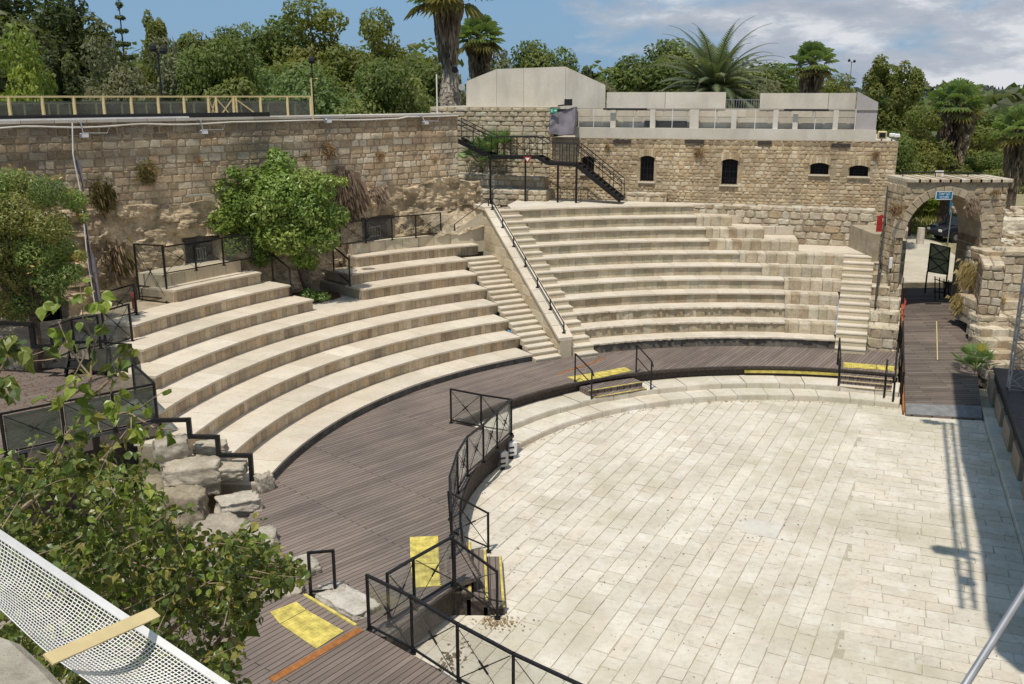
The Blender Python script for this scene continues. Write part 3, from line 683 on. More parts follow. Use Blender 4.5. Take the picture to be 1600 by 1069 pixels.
for i in range(34): m.hexa([ql(i+.01, WALLZ-.0, .09), ql(i+.99, WALLZ, .09), ql(i+.99, WALLZ, -1.45), ql(i+.01, WALLZ, -1.45)], [ql(i+.01, WALLZ+.09, .09), ql(i+.99, WALLZ+.09, .09), ql(i+.99, WALLZ+.09, -1.45), ql(i+.01, WALLZ+.09, -1.45)], pick([(.5, .47, .42), (.42, .39, .34), (.55, .52, .47)]))
m.build('coping', 'concrete', t)
for i, h in enumerate((door1, door2, door3)):
    d = thing('iron_door', ql((h[0]+h[1])/2, max(h[2], 3.3), -.3), ['black iron door in the fortress wall just left of the round tree', 'black iron door in the fortress wall right of the round tree', 'dark doorway in the fortress wall at the far left under the feathery tree'][i], 'door', 'dark doors in the fortress wall')
    m = MB(); m.hexa([ql(h[0], h[2], -.35), ql(h[1], h[2], -.35), ql(h[1], h[2], -.45), ql(h[0], h[2], -.45)], [ql(h[0], h[3], -.35), ql(h[1], h[3], -.35), ql(h[1], h[3], -.45), ql(h[0], h[3], -.45)]); m.build('door_panel', 'dark', d)
    if i < 2:
        m = MB(); w = h[1]-h[0]; a = h[0]+w*.25; b = h[0]+w*.6; zt = h[3]-.35
        for k in range(5): x = a+(b-a)*k/4; m.bar(ql(x, zt-.75, -.3), ql(x, zt, -.3), .025)
        for z in (zt, zt-.4, zt-.75): m.bar(ql(a, z, -.3), ql(b, z, -.3), .03)
        m.build('grille', 'grey', d)
    m = MB(); m.bar(ql(h[0]-.05, h[3]+.04, .03), ql(h[1]+.05, h[3]+.04, .03), .2, .1, up=Vector((0, 0, 1))); m.build('lintel', 'brown', d)
# pipes and cables on the wall top
m = MB(); kk = random.Random(4); pts = []
for i in range(60):
    u = .1+i*.47; pts.append(ql(u, WALLZ+.03-.0*u-(.10+.16*abs(noise.noise(Vector((u*.28, 0, 3)))))*(1 if u > 3 else .3), .16))
m.tube(pts, .032, 6, (.6, .57, .52)); m.build('cable_hose', 'concrete', label='long wavy white hose lying along the top of the fortress wall', cat='hose')
m = MB(); m.bar(ql(9.2, WALLZ+.17, -.3), ql(30, WALLZ+.17, -.3), .3, .16); m.build('black_trough', 'black', label='long black trough on top of the fortress wall below the beige railing', cat='trough')
m = MB(); m.bar(ql(12.5, WALLZ+.12, .02), ql(30, WALLZ+.12, .02), .12, .05); m.build('white_strip', 'white', label='white edging strip along the top left of the fortress wall', cat='edging')
def px_tube(px, r, mat, name, label, cat, off=.15, n=5):
    m = MB(); P = [ql(*hitQ(x, y, off), off) for x, y in px]; m.tube(P, r, n); return m.build(name, mat, label=label, cat=cat)
px_tube([(113, 192), (114, 240), (118, 262), (126, 300), (131, 345), (136, 400), (145, 455), (152, 500)], .02, 'concrete', 'drain_pipe', 'thin white pipe hanging down the wall beside the feathery tree', 'pipe', .3)
m = MB(); P = [(118, 245, .04), (123, 262, .1), (127, 280, .05), (130, 300, .03), (132, 330, .04), (135, 360, .05), (139, 388, .05), (143, 405, .13), (146, 425, .16), (149, 436, .07), (152, 460, .11), (157, 478, .13), (158, 495, .03)]
vs = []; 
for x, y, w in P:
    u, z = hitQ(x, y, .45); vs += [ql(u-w, z, .45), ql(u-w*.3, z+.05, .56), ql(u+w*.4, z-.03, .46), ql(u+w, z, .53)]
m.add(vs, [(4*i+j, 4*i+j+1, 4*i+5+j, 4*i+4+j) for i in range(len(P)-1) for j in range(3)]); m.build('hanging_cloth', 'cloth', label='ragged grey cloth strip hanging with the cables beside the feathery tree', cat='cloth')
# spot lamps on brackets along the wall top
lamp0 = None
for i, (x, y, lb) in enumerate([(131, 208, 'spot lamp on wall bracket at the far left above the feathery tree'), (318, 203, 'spot lamp on wall bracket left of the beige gate end'), (512, 186, 'spot lamp on wall bracket above the round tree'), (664, 189, 'spot lamp on wall bracket nearest the black steel staircase')]):
    u, z = hitQ(x, y, .5)
    t2 = thing('spot_lamp', ql(u, z, .4), lb, 'lamp', 'spot lamps along the fortress wall')
    m = MB(); m.tube([ql(u, WALLZ+.05, .0), ql(u, WALLZ, .35), ql(u, z, .45)], .02); m.tube([ql(u, z, .45), ql(u-.75, z-.02, .45), ql(u-.85, z+.15, .45)], .018); m.build('bracket', 'grey', t2)
    m = MB(); c = ql(u, z-.08, .5); m.box(tuple(c), (.26, .16, .16), R(45)); m.build('lamp_head', 'grey', t2, bevel=.02)
    m = MB(); c = ql(u, z-.08, .61); m.box(tuple(c), (.2, .02, .1), R(45)); m.build('lens', 'white', t2)
for i, (x, y, L_) in enumerate(((310, 305, .9), (716, 272, 1.1))):
    u, z = hitQ(x, y, .15); m = MB(); m.bar(ql(u-L_/2, z, .15), ql(u+L_/2, z, .15), .12, .06, (.36, .34, .27)); m.build('wall_ledge', 'concrete', label=['small greenish ledge on the fortress wall above the left door', 'pale concrete ledge at the right foot of the fortress wall'][i], cat='ledge')
# ------------------------------------------------------------------ facade building
t = thing('fortress_building', fm(8, ZP, 0), 'brown stone fortress building with small barred windows behind the right seats', 'building')
WIN = []
for (x0, x1, y0, y1) in ((1001, 1021, 243, 284), (1129, 1151, 248, 289), (1267, 1294, 254, 273), (1328, 1356, 258, 276), (909, 928, 244, 272)):
    a, zt = hitF(x0, y0); b, zb = hitF(x1, y1); WIN.append((a, b, zb, zt))
TOPF = 8.22; TOPT = hitF(780, 168)[1]
m = MB()
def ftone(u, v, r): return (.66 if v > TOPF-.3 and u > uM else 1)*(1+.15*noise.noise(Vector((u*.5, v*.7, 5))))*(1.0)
FAC = [(.54, .425, .27), (.60, .48, .315), (.50, .38, .235), (.57, .45, .295), (.64, .545, .39), (.44, .33, .205)]
holes = WIN[:]
for a, b, c, d in slabs(uM, uR, 1, TOPF, holes):
    m.hexa([fm(a, c, 0), fm(b, c, 0), fm(b, c, -.7), fm(a, c, -.7)], [fm(a, d, 0), fm(b, d, 0), fm(b, d, -.7), fm(a, d, -.7)], (.44, .35, .23))
def kf(u, v, a, b, c, d): return not any(b > h[0]-.0 and a < h[1]+.0 and d > h[2] and c < h[3] for h in holes)
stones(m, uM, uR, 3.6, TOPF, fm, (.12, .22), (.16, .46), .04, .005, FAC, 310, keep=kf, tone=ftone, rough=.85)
m.build('front_wall', 'facade', t)
m = MB(); m.hexa([fm(uL-.6, 3.4, 0), fm(uM, 3.4, 0), fm(uM, 3.4, -.7), fm(uL-.6, 3.4, -.7)], [fm(uL-.6, TOPT, 0), fm(uM, TOPT, 0), fm(uM, TOPT, -.7), fm(uL-.6, TOPT, -.7)], (.36, .28, .18))
stones(m, uL-.6, uM, 4.2, TOPT, fm, (.2, .3), (.35, .8), .07, .012, [(.55, .47, .33), (.6, .53, .39), (.5, .42, .29)], 311, rough=.8)
m.build('tall_wall', 'facade', t)
m = MB()
rz0 = TOPF-.25
m.hexa([fm(uM, rz0, -.05), fm(uR, rz0, -.05), fm(uR, rz0, -9), fm(uM, rz0, -9)], [fm(uM, TOPF-.004, -.05), fm(uR, TOPF-.004, -.05), fm(uR, TOPF-.004, -9), fm(uM, TOPF-.004, -9)], (.45, .42, .36))
m.hexa([fm(uL-.6, TOPT-.3, -.05), fm(uM, TOPT-.3, -.05), fm(uM, TOPT-.3, -9), fm(uL-.6, TOPT-.3, -9)], [fm(uL-.6, TOPT+.03, -.03), fm(uM, TOPT+.03, -.03), fm(uM, TOPT+.03, -9), fm(uL-.6, TOPT+.03, -9)], (.5, .46, .38))
m.hexa([fm(uR-.7, 1, -.7), fm(uR, 1, -.7), fm(uR, 1, -9), fm(uR-.7, 1, -9)], [fm(uR-.7, rz0, -.7), fm(uR, rz0, -.7), fm(uR, rz0, -9), fm(uR-.7, rz0, -9)], (.4, .33, .22))
m.build('roof', 'concrete', t)
for i, h in enumerate(WIN):
    a, b, c, d = h; m = MB()
    m.hexa([fm(a, c, -.34), fm(b, c, -.34), fm(b, c, -.4), fm(a, c, -.4)], [fm(a, d, -.34), fm(b, d, -.34), fm(b, d, -.4), fm(a, d, -.4)])
    w = m.build('window', 'dark', t)
    m = MB(); nb = 4
    for k in range(nb+1): x = a+(b-a)*k/nb; m.bar(fm(x, c, -.12), fm(x, d, -.12), .022)
    for k in range(1, 4): z = c+(d-c)*k/4; m.bar(fm(a, z, -.12), fm(b, z, -.12), .022)
    m.build('bars', 'steel', w)
    m = MB(); m.bar(fm(a-.08, c-.04, .04), fm(b+.08, c-.04, .04), .14, .06, (.6, .55, .45)); m.build('sill', 'tread', w)
    m = MB(); seg = 7
    for k in range(seg):                                             # flat arch of voussoirs, low segmental curve
        x0 = a-.06+(b-a+.12)*k/seg; x1 = a-.06+(b-a+.12)*(k+1)/seg
        f = lambda x: -.09*((2*(x-a)/(b-a)-1)**2)
        m.hexa([fm(x0+.005, d+f(x0), -.1), fm(x1-.005, d+f(x1), -.1), fm(x1-.005, d+f(x1), .075), fm(x0+.005, d+f(x0), .075)], [fm(x0+.005, d+.26, -.1), fm(x1-.005, d+.26, -.1), fm(x1-.005, d+.26, .075), fm(x0+.005, d+.26, .075)], pick(FAC))
    m.build('arch_stones', 'facade', w)
# dark recesses (plaster patches) near the top of the facade
m = MB()
for x, y, w in ((972, 221, 28), (1085, 221, 30), (1195, 223, 22), (1314, 227, 30)):
    a, z = hitF(x-w/2, y, .06); b, _ = hitF(x+w/2, y, .06); m = MB(); m.bar(fm(a, z, .055), fm(b, z, .055), .05, .16); m.build('lintel_beam', 'brown', t)
# ledge at the foot of the facade and stone courses around the recess
def ledge(u0, u1, z0, z1, off, label, seed, pal=OLD, dep=.5):
    m = MB(); m.hexa([fm(u0, z0, 0), fm(u1, z0, 0), fm(u1, z0, off), fm(u0, z0, off)], [fm(u0, z1-.04, 0), fm(u1, z1-.04, 0), fm(u1, z1-.04, off), fm(u0, z1-.04, off)], (.4, .34, .25))
    stones(m, u0, u1, z0, z1, lambda u, v, d: fm(u, v, off+d), (.2, .34), (.3, .7), .07, .012, pal, seed, rough=1)
    stones(m, u0, u1, .02, off, lambda u, v, d: fm(u, z1-.04, v)+Vector((0, 0, d)), (.25, .5), (.3, .7), .05, .012, [(.58, .53, .44), (.52, .47, .38), (.45, .4, .32)], seed+1, rough=.8)
    m.build('stone_ledge', 'old', label=label, cat='ledge', group='rough stone ledges at the foot of the building')
ua = hitF(1045, 310, .5)[0]
ledge(hitF(1060, 312, .8)[0], uR-.7, 3.6, hitF(1280, 325, .8)[1], .8, 'long rough stone ledge at the foot of the building right of the steel staircase', 5)
ledge(hitF(978, 305, .4)[0], hitF(1042, 300, .4)[0], ZP-.1, ZP+.42, .45, 'short stone ledge under the first barred window', 15)
ledge(uL+.3, hitF(855, 310, 1.5)[0], 3.5, hitF(800, 300, 1.7)[1]+.1, 1.7, 'lower rough stone course under the steel staircase', 25)
ledge(uL+.3, hitF(850, 290, .9)[0], 4.5, hitF(800, 283, .9)[1]+.25, .95, 'upper rough stone course under the steel staircase', 35)
# rocky outcrop between left wall end and dividing wall top
m = MB(); n1, n2 = 46, 26; vs = []
ca = pol(22.9, 121.5, 4.2); cb = Vector((.2, 41.5, ZP-.35)); cc = ql(2.8, 5.3, .5); cdv = fm(-2.6, 5.0, 1.9)
for j in range(n2+1):
    for i in range(n1+1):
        s = i/n1; q = j/n2; p = ca.lerp(cb, s).lerp(cc.lerp(cdv, s), q)
        w = noise.fractal(p*1.1, 1.0, 2, 5); p = p+Vector((0, -.08*w, .12*w+.07*noise.cell(p*1.7)+.08*math.sin(math.pi*q))); vs.append(tuple(p))
m.v = vs; m.f = [(j*(n1+1)+i, j*(n1+1)+i+1, (j+1)*(n1+1)+i+1, (j+1)*(n1+1)+i) for j in range(n2) for i in range(n1)]; m.m = [0]*len(m.f)
m.c = [pick([(.46, .38, .27), (.52, .45, .34), (.4, .31, .2)]) for _ in m.f]
m.build('rock_outcrop', 'rock', label='rocky outcrop behind the top of the dividing wall', cat='rock')
# ------------------------------------------------------------------ concrete upper storey
t = thing('rooftop_gallery', fm(7, TOPF, 0), 'low pale concrete gallery with square columns on the fortress roof', 'building')
m = MB(); zb1 = hitF(1000, 200)[1]
uS = hitF(899, 200)[0]
def slabF(m, a, b, z0, z1, d0, d1, col=(.57, .535, .46)): m.hexa([fm(a, z0, d0), fm(b, z0, d0), fm(b, z0, d1), fm(a, z0, d1)], [fm(a, z1, d0), fm(b, z1, d0), fm(b, z1, d1), fm(a, z1, d1)], col)
slabF(m, uS, uC, TOPF+.002, zb1, -.02, -.4); m.build('base_wall', 'concrete', t)
zt1 = hitF(1000, 171, -.2)[1]
for x in (958, 1020, 1085, 1147, 1212, 1243, 1306):
    a, _ = hitF(x-(7 if x == 1085 else 4), 185, -.2); b, _ = hitF(x+(7 if x == 1085 else 4), 185, -.2)
    m = MB(); slabF(m, a, b, zb1+.001, zt1, -.15, -.38, (.62, .59, .52)); m.build('column', 'concrete', t)
m = MB(); CB = [(.55, .51, .43), (.5, .46, .38), (.58, .54, .46)]
slabF(m, uS, uC-.15, zb1+.001, zt1, -.6, -.75, (.50, .47, .4))
stones(m, uS, uC-.15, zb1, zt1, lambda u, v, d: fm(u, v, -.6+d), (.24, .26), (.9, 1.4), .02, .006, CB, 71, rough=.2); m.build('rear_wall', 'concrete', t)
m = MB(); slabF(m, uS, uC, zt1+.001, zt1+.06, -.15, -.32, (.40, .37, .32)); m.build('top_beam', 'concrete', t)
m = MB()
u1 = hitF(946, 160, -.25)[0]; u2 = hitF(1133, 160, -.25)[0]; u3 = hitF(1187, 160, -.25)[0]; u4 = hitF(1338, 160, -.25)[0]
zz = hitF(1040, 144, -.25)[1]; zz2 = hitF(1250, 145.5, -.25)[1]
for a, b, z in ((u1, (u1+u2)/2-.01, zz), ((u1+u2)/2+.01, u2, zz), (u3, (u3+u4)/2+.9, zz2), ((u3+u4)/2+.92, u4, zz2)): m = MB(); slabF(m, a, b, zt1+.004, z, -.56, -.76, jit((.64, .595, .51), .04)); m.build('parapet_panel', 'concrete', t)
m = MB(); pz = hitF(1343, 143, -.25)[1]
a4 = fm(u4+.01, 0, -.2); b4 = fm(uC-.02, 0, -.2); ze = hitF(1368, 160, -.2)[1]
m.hexa([a4+Vector((0, 0, zb1)), b4+Vector((0, 0, zb1)), b4+FN*-.12+Vector((0, 0, zb1)), a4+FN*-.12+Vector((0, 0, zb1))], [a4+Vector((0, 0, pz)), b4+Vector((0, 0, ze)), b4+FN*-.12+Vector((0, 0, ze)), a4+FN*-.12+Vector((0, 0, pz))], (.40, .375, .37))
m.build('end_panel', 'concrete', t)
m = MB()
for i in range(14): x = u2+.05+(u3-u2-.1)*i/13; m.bar(fm(x, zt1+.07, -.6), fm(x, zt1+.45, -.6), .02)
m.bar(fm(u2, zt1+.45, -.6), fm(u3, zt1+.45, -.6), .03); m.build('railing', 'grey', t)
m = MB()
for x in (927, 989, 1050, 1117, 1180, 1274, 1337):
    a, _ = hitF(x, 185, .02); m.bar(fm(a, zb1-.0, -.1), fm(a, zt1+.02, -.1), .025)
m.build('white_cables', 'white', t)
m = MB()
for x0, x1, y in ((943, 1011, 170.5), (1225, 1295, 172)):
    a, z = hitF(x0, y, .0); b, _ = hitF(x1, y, .0); m.bar(fm(a, z, 0), fm(b, z, 0), .12, .08)
m.build('blind_box', 'black', t)
m = MB(); a, z = hitF(1007, 196, -.5); b, _ = hitF(1073, 196, -.5); slabF(m, a, b, z-.05, z+.22, -.5, -.57, (.12, .12, .12)); m.build('dark_box', 'attr', t)
# gabled concrete block
t = thing('concrete_block_building', Vector((1.2, 48.2, TOPT)), 'large gabled pale concrete block rising behind the grey draped speaker', 'building')
prof = [(728, 170), (729, 127), (776, 108), (883, 104), (946, 133), (946, 172)]
P = [atY(x, y, 48.3) for x, y in prof]
m = MB(); cut = [728.5, 776, 818, 883.5, 946]
def topat(x):
    for (a, b), (c, d) in zip(prof[1:-1], prof[2:]):
        if a <= x <= c and c > a: return b+(d-b)*(x-a)/(c-a)
    return 127
for a, b in zip(cut[:-1], cut[1:]):
    xs = [a+.15, b-.15]; lo = [atY(x, 174, 48.3) for x in xs]; hi = [atY(x, topat(x), 48.3) for x in xs]
    q = [lo[0], lo[1], hi[1], hi[0]]; m.hexa(q, [p+Vector((0, 5, 0)) for p in q], jit((.64, .595, .51), .02))
m.build('wall_panels', 'concrete', t)
# roof clutter and lamps
def px_box(name, mat, px, py, Y, d, label, cat, ang=0, bevel=.01, group=None):
    p = atY(px, py, Y); m = MB(); m.box(tuple(p), d, ang)
    m.box((p.x, p.y-d[1]*.5-.01, p.z), (d[0]*.8, .02, d[2]*.75), ang); return m.build(name, mat, label=label, cat=cat, bevel=bevel, group=group)
def flood(px, py, ub, w, h, label, mat='beige'):
    u, z = hitF(px, py, -.3); t = thing('floodlight', fm(u, TOPF, -.3), label, 'lamp'); m = MB()
    m.bar(fm(u, TOPF, -.3), fm(u, z, -.3), .05); m.build('stand', 'grey', t)
    m = MB(); c = fm(u, z, -.2); m.box(tuple(c), (w, .22, h), R(-16)); m.build('lamp_head', mat, t, bevel=.03)
    m = MB(); c = fm(u, z, -.07); m.box(tuple(c), (w*.7, .03, h*.6), R(-16)); m.build('lens', 'dark' if mat == 'beige' else 'white', t)
flood(1378, 211, 0, .38, .34, 'square beige floodlight on the roof edge beside the concrete gallery')
flood(1394, 211, 0, .26, .16, 'left one of two small white lamps at the right roof corner', 'white')
flood(1401, 212, 0, .26, .16, 'right one of two small white lamps at the right roof corner', 'white')
# ------------------------------------------------------------------ draped speaker, exit sign, triangle sign
u0, z0 = hitF(859, 210, .5); u1_, z1_ = hitF(899, 168, .5)
t = thing('draped_speaker', fm((u0+u1_)/2, z0, .4), 'loudspeaker hung at the wall top and draped with a grey violet cloth', 'loudspeaker')
m = MB(); nx, ny = 16, 14; vs = []
for j in range(ny+1):
    for i in range(nx+1):
        s = i/nx; q = j/ny; u = u0+(u1_-u0)*s+.04*math.sin(q*5); zt = z1_-.35+.38*s; z = zt+(z0+.02*math.sin(s*9)-zt)*q
        vs.append(fm(u, z, .55+.05*math.sin(s*7+q*3)+.06*noise.noise(Vector((s*5, q*3, 0)))+.08*q))
m.add(vs, [(j*(nx+1)+i, (j+1)*(nx+1)+i, (j+1)*(nx+1)+i+1, j*(nx+1)+i+1) for j in range(ny) for i in range(nx)])
L0 = [vs[j*(nx+1)] for j in range(ny+1)]; R0 = [vs[j*(nx+1)+nx] for j in range(ny+1)]
for S in (L0, R0): m.add(S+[p-FN*.5 for p in S], [(i, i+1, ny+2+i, ny+1+i) for i in range(ny)])
m.add([vs[0], vs[nx], vs[nx]-FN*.5, vs[0]-FN*.5], [(0, 1, 2, 3)])
m.build('cloth', 'cloth', t, smooth=True)
m = MB(); c = fm((u0+u1_)/2, (z0+z1_)/2, .25); m.box(tuple(c), (1.0, .45, 1.1), R(-16)); m.build('speaker_box', 'black', t)
m = MB(); uu, zz_ = hitF(888, 160, .3); m.box(tuple(fm(uu, zz_, .3)), (.32, .3, .3), R(-16)); m.bar(fm(uu-.5, zz_-.16, .3), fm(uu+.1, zz_-.1, .3), .12, .06); m.build('lamp_head', 'black', t)
uu, zz_ = hitF(865, 173, .75)
t = thing('exit_sign', fm(uu, zz_, .75), 'small green exit sign above the grey draped speaker', 'sign')
m = MB(); m.box(tuple(fm(uu, zz_, .75)), (.36, .04, .2), R(-16)); m.build('panel', 'exit', t)
m = MB(); m.box(tuple(fm(uu-.08, zz_, .775)), (.03, .012, .12), R(-16)); m.box(tuple(fm(uu-.08, zz_+.02, .775)), (.1, .012, .025), R(-16)); m.box(tuple(fm(uu+.08, zz_, .775)), (.1, .012, .03), R(-16)); m.bar(fm(uu+.15, zz_, .775), fm(uu+.1, zz_+.04, .775), .02); m.bar(fm(uu+.15, zz_, .775), fm(uu+.1, zz_-.04, .775), .02); m.build('symbol', 'white', t)
# ------------------------------------------------------------------ gate arch
AY = 36.8; AC = 17.03; AW = 1.53; AS = 4.72; AHt = 1.74; ATOP = 6.9; AX0 = 15.4; AX1 = 19.38; AD = 1.9
def archz(x):
    s = (x-AC)/AW
    return AS+AHt*math.sqrt(max(0, 1-abs(s)**2.1)) if abs(s) < 1 else 0
t = thing('stone_gateway', (AC, AY, G), 'arched stone gateway at the end of the wooden ramp', 'gateway')
am = lambda u, v, d: Vector((u, AY-d, v))
m = MB()
m.prism([(AX0, AY), (AC-AW, AY), (AC-AW, AY+AD), (AX0, AY+AD)], .3, AS, (.4, .34, .25)); m.prism([(AC+AW, AY), (AX1, AY), (AX1, AY+AD), (AC+AW, AY+AD)], .3, AS, (.4, .34, .25))
xs = [AX0]+[AC-AW+2*AW*i/24 for i in range(25)]+[AX1]
for a, b in zip(xs[:-1], xs[1:]):
    za = archz(a) or AS; zb_ = archz(b) or AS
    if a < AC-AW-.001 or b > AC+AW+.001: za = zb_ = AS
    m.hexa([(a, AY, za), (b, AY, zb_), (b, AY+AD, zb_), (a, AY+AD, za)], [(a, AY, ATOP), (b, AY, ATOP), (b, AY+AD, ATOP), (a, AY+AD, ATOP)], (.4, .34, .25))
GP = [(.50, .415, .285), (.45, .365, .25), (.55, .465, .335), (.40, .315, .205)]
def ka(u, v, a, b, c, d):
    for x in (a, b, u):
        if abs(x-AC) < AW+.27 and (c < (archz(max(min(x, AC+AW-.001), AC-AW+.001))+.27 if abs(x-AC) < AW else AS)): return False
    return not (abs(u-AC) < AW+.3 and d < AS)
stones(m, AX0, AX1, .3, ATOP-.12, am, (.2, .32), (.25, .55), .06, .01, GP, 401, keep=ka, rough=.8)
for sgn in (-1, 1):
    stones(m, 0, .3, 1.0, AS, lambda u, v, d, s=sgn: Vector((AC+s*(AW+.02+u), AY-d, v)), (.3, .42), (.3, .3), .07, .008, GP, 410+sgn, rough=.5)
    stones(m, .02, AD, 1.0, AS, lambda u, v, d, s=sgn: Vector((AC+s*(AW-d*.5), AY+u, v)), (.3, .42), (.35, .6), .05, .01, GP if sgn < 0 else [(.27, .2, .13), (.23, .17, .11)], 420+sgn, rough=.6)  # right jamb stones coloured darker, standing in for shade inside the arch
stones(m, 0, AD, 1.0, ATOP-.12, lambda u, v, d: Vector((AX0-d, AY+u, v)), (.2, .32), (.25, .55), .06, .01, GP, 433, rough=.7)
stones(m, 0, AD, 1.0, ATOP-.12, lambda u, v, d: Vector((AX1+d, AY+u, v)), (.2, .32), (.25, .55), .06, .01, GP, 434, rough=.7)
m.build('masonry', 'old', t)
m = MB(); nv_ = 17
for i in range(nv_):
    a0_ = math.pi*i/nv_+.008; a1_ = math.pi*(i+1)/nv_-.008; q = []
    for a, k in ((a0_, 0), (a1_, 0), (a1_, .3), (a0_, .3)):
        q.append((AC+(AW+k)*math.cos(a), AS+(AHt+k)*math.sin(a)))
    m.hexa([(x, AY+.5, z) for x, z in q], [(x, AY-.09, z) for x, z in q], pick([(.50, .42, .30), (.45, .37, .26)], a=.08))
m.build('voussoirs', 'old', t)
m = MB()
for i in range(10): a = AX0+(AX1-AX0)*i/10; m.box(((a+.265), AY+AD/2-.03, ATOP+.07), (.52, AD+.2, .14), 0, pick(OLD))
m.build('coping', 'old', t, bevel=.02)
m = MB(); m.tube([(AX0+.1, AY+.9, ATOP+.32), (AX1-.6, AY+.9, ATOP+.3)], .025); 
for i in range(4): x = AX0+.2+i*1.3; m.bar((x, AY+.9, ATOP+.1), (x, AY+.9, ATOP+.32), .03)
m.build('top_rail', 'steel', t)
# roadside sign on the gate top
c = atY(1467, 272, AY+1.2); t2 = thing('notice_board', (c.x, c.y, ATOP+.14), 'small cream notice board standing on top of the gateway', 'sign')
m = MB(); m.bar((c.x, c.y, ATOP+.1), (c.x, c.y, c.z), .05); m.build('post', 'grey', t2); m = MB(); m.box((c.x, c.y-.03, c.z), (.34, .04, .28)); m.build('panel', 'white', t2); m = MB(); m.box((c.x, c.y-.055, c.z), (.15, .02, .13)); m.build('emblem', 'beige', t2)
m = MB(); m.prism([(15.1, AY+AD), (AC-AW-.15, AY+AD), (16.8, 41.6), (15.1, 41.6)], .3, 4.6, (.4, .34, .25)); m.build('passage_wall', 'old', t)
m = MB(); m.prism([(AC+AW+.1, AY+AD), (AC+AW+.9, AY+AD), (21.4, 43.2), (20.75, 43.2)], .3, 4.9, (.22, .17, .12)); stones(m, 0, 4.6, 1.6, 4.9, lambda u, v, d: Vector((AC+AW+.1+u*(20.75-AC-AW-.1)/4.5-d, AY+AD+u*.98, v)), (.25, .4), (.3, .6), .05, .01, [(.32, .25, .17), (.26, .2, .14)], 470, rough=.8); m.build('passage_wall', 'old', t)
# blue sign with white letters
c = atY(1475, 305.5, AY-.2); t2 = thing('blue_sign', c, 'small blue sign with two rows of white Hebrew letters at the crown of the arch', 'sign')
m = MB(); m.box(tuple(c), (.62, .03, .3)); m.build('panel', 'blue', t2)
m = MB(); 
for dz in (-.155, .155): m.box((c.x, c.y-.004, c.z+dz), (.64, .04, .02))
for dx in (-.315, .315): m.box((c.x+dx, c.y-.004, c.z), (.02, .04, .33))
m.build('frame', 'white', t2)
def text(s, c, size, mat, parent, name='lettering'):
    cu = bpy.data.curves.new('txt', 'FONT'); cu.body = s; cu.size = size; cu.extrude = .002; cu.align_x = 'CENTER'; cu.align_y = 'CENTER'
    o = bpy.data.objects.new('txt', cu); COL.objects.link(o); bpy.context.view_layer.update()
    me = bpy.data.meshes.new_from_object(o.evaluated_get(bpy.context.evaluated_depsgraph_get())); bpy.data.objects.remove(o)
    me.materials.clear(); me.materials.append(M_[mat]); me.transform(Matrix.Rotation(math.pi/2, 4, 'X'))
    o = bpy.data.objects.new(name, me); COL.objects.link(o); o.parent = parent; o.location = Vector(c)-parent.location; return o
text('\u05ea\u05d0\u05d9\u05e8\u05e7', (c.x, c.y-.022, c.z+.065), .16, 'white', t2); text('\u05e1\u05db\u05e0\u05de', (c.x, c.y-.022, c.z-.07), .16, 'white', t2)
# white box on the pier and red rag
p = pol(19.2, 67.4, 3.5)
c = atY(1394, 411, 36.9); t2 = thing('junction_box', c, 'white electrical box fixed on the ruined pier beside the gate', 'electrical box'); m = MB(); m.box(tuple(c), (.22, .14, .44)); m.build('housing', 'white', t2, bevel=.02); m = MB(); m.box((c.x, c.y, c.z-.3), (.1, .1, .2)); m.build('bracket', 'brown', t2)
m = MB(); c = atY(1372, 352, 39.4); m.box((c.x, c.y, c.z), (.1, .1, .8)); m.box((c.x+.16, c.y+.02, c.z), (.22, .06, .85)); m.build('fire_hose_cabinet', ['red'], label='red hose cabinet at the top of the right end stairs', cat='hose cabinet')
m = MB(); a = atY(1388, 288, 38.6); b = atY(1367, 480, 35.9); m.tube([a, b], .035, 6)
for k in (.25, .6, .95): q = a.lerp(b, k); m.bar(q, q+Vector((.1, .1, -.5)), .04)
m.build('handrail', 'steel', label='long black handrail sloping down over the ruined pier beside the right stairs', cat='handrail')
# right jamb retaining wall
RW0 = Vector((18.5, 36.8, 0)); RW1 = Vector((17.6, 34.4, 0)); rd = (RW1-RW0).normalized(); rn_ = Vector((rd.y, -rd.x, 0)); rn_ = rn_ if rn_.x < 0 else -rn_
Lr = (RW1-RW0).length
t = thing('retaining_wall', RW1+Vector((0, 0, .6)), 'brown plastered retaining wall with dry grass right of the wooden ramp', 'wall')
m = MB(); m.hexa([RW0+Vector((0, 0, .2)), RW1+Vector((0, 0, .2)), RW1-rn_*.75+Vector((0, 0, .2)), RW0-rn_*.75+Vector((0, 0, .2))], [RW0+Vector((0, 0, 4.2)), RW1+Vector((0, 0, 4.05)), RW1-rn_*.75+Vector((0, 0, 4.05)), RW0-rn_*.75+Vector((0, 0, 4.2))], (.3, .23, .16))
stones(m, 0, Lr, .6, 4.1, lambda u, v, d: RW0+rd*u+rn_*d+Vector((0, 0, v)), (.25, .4), (.4, .9), .04, .01, [(.33, .25, .17), (.28, .21, .14), (.37, .29, .2)], 501, rough=.9)
stones(m, 0, .75, .6, 4.05, lambda u, v, d: RW1-rn_*u+rd*d+Vector((0, 0, v)), (.25, .4), (.25, .5), .05, .01, OLD, 502, rough=.8)
stones(m, 0, Lr, .0, .75, lambda u, v, d: RW0+rd*u-rn_*v+Vector((0, 0, 4.19-.15*u/Lr+d)), (.35, .4), (.4, .7), .04, .01, OLD, 503, rough=.6)
m.build('masonry', 'old', t)
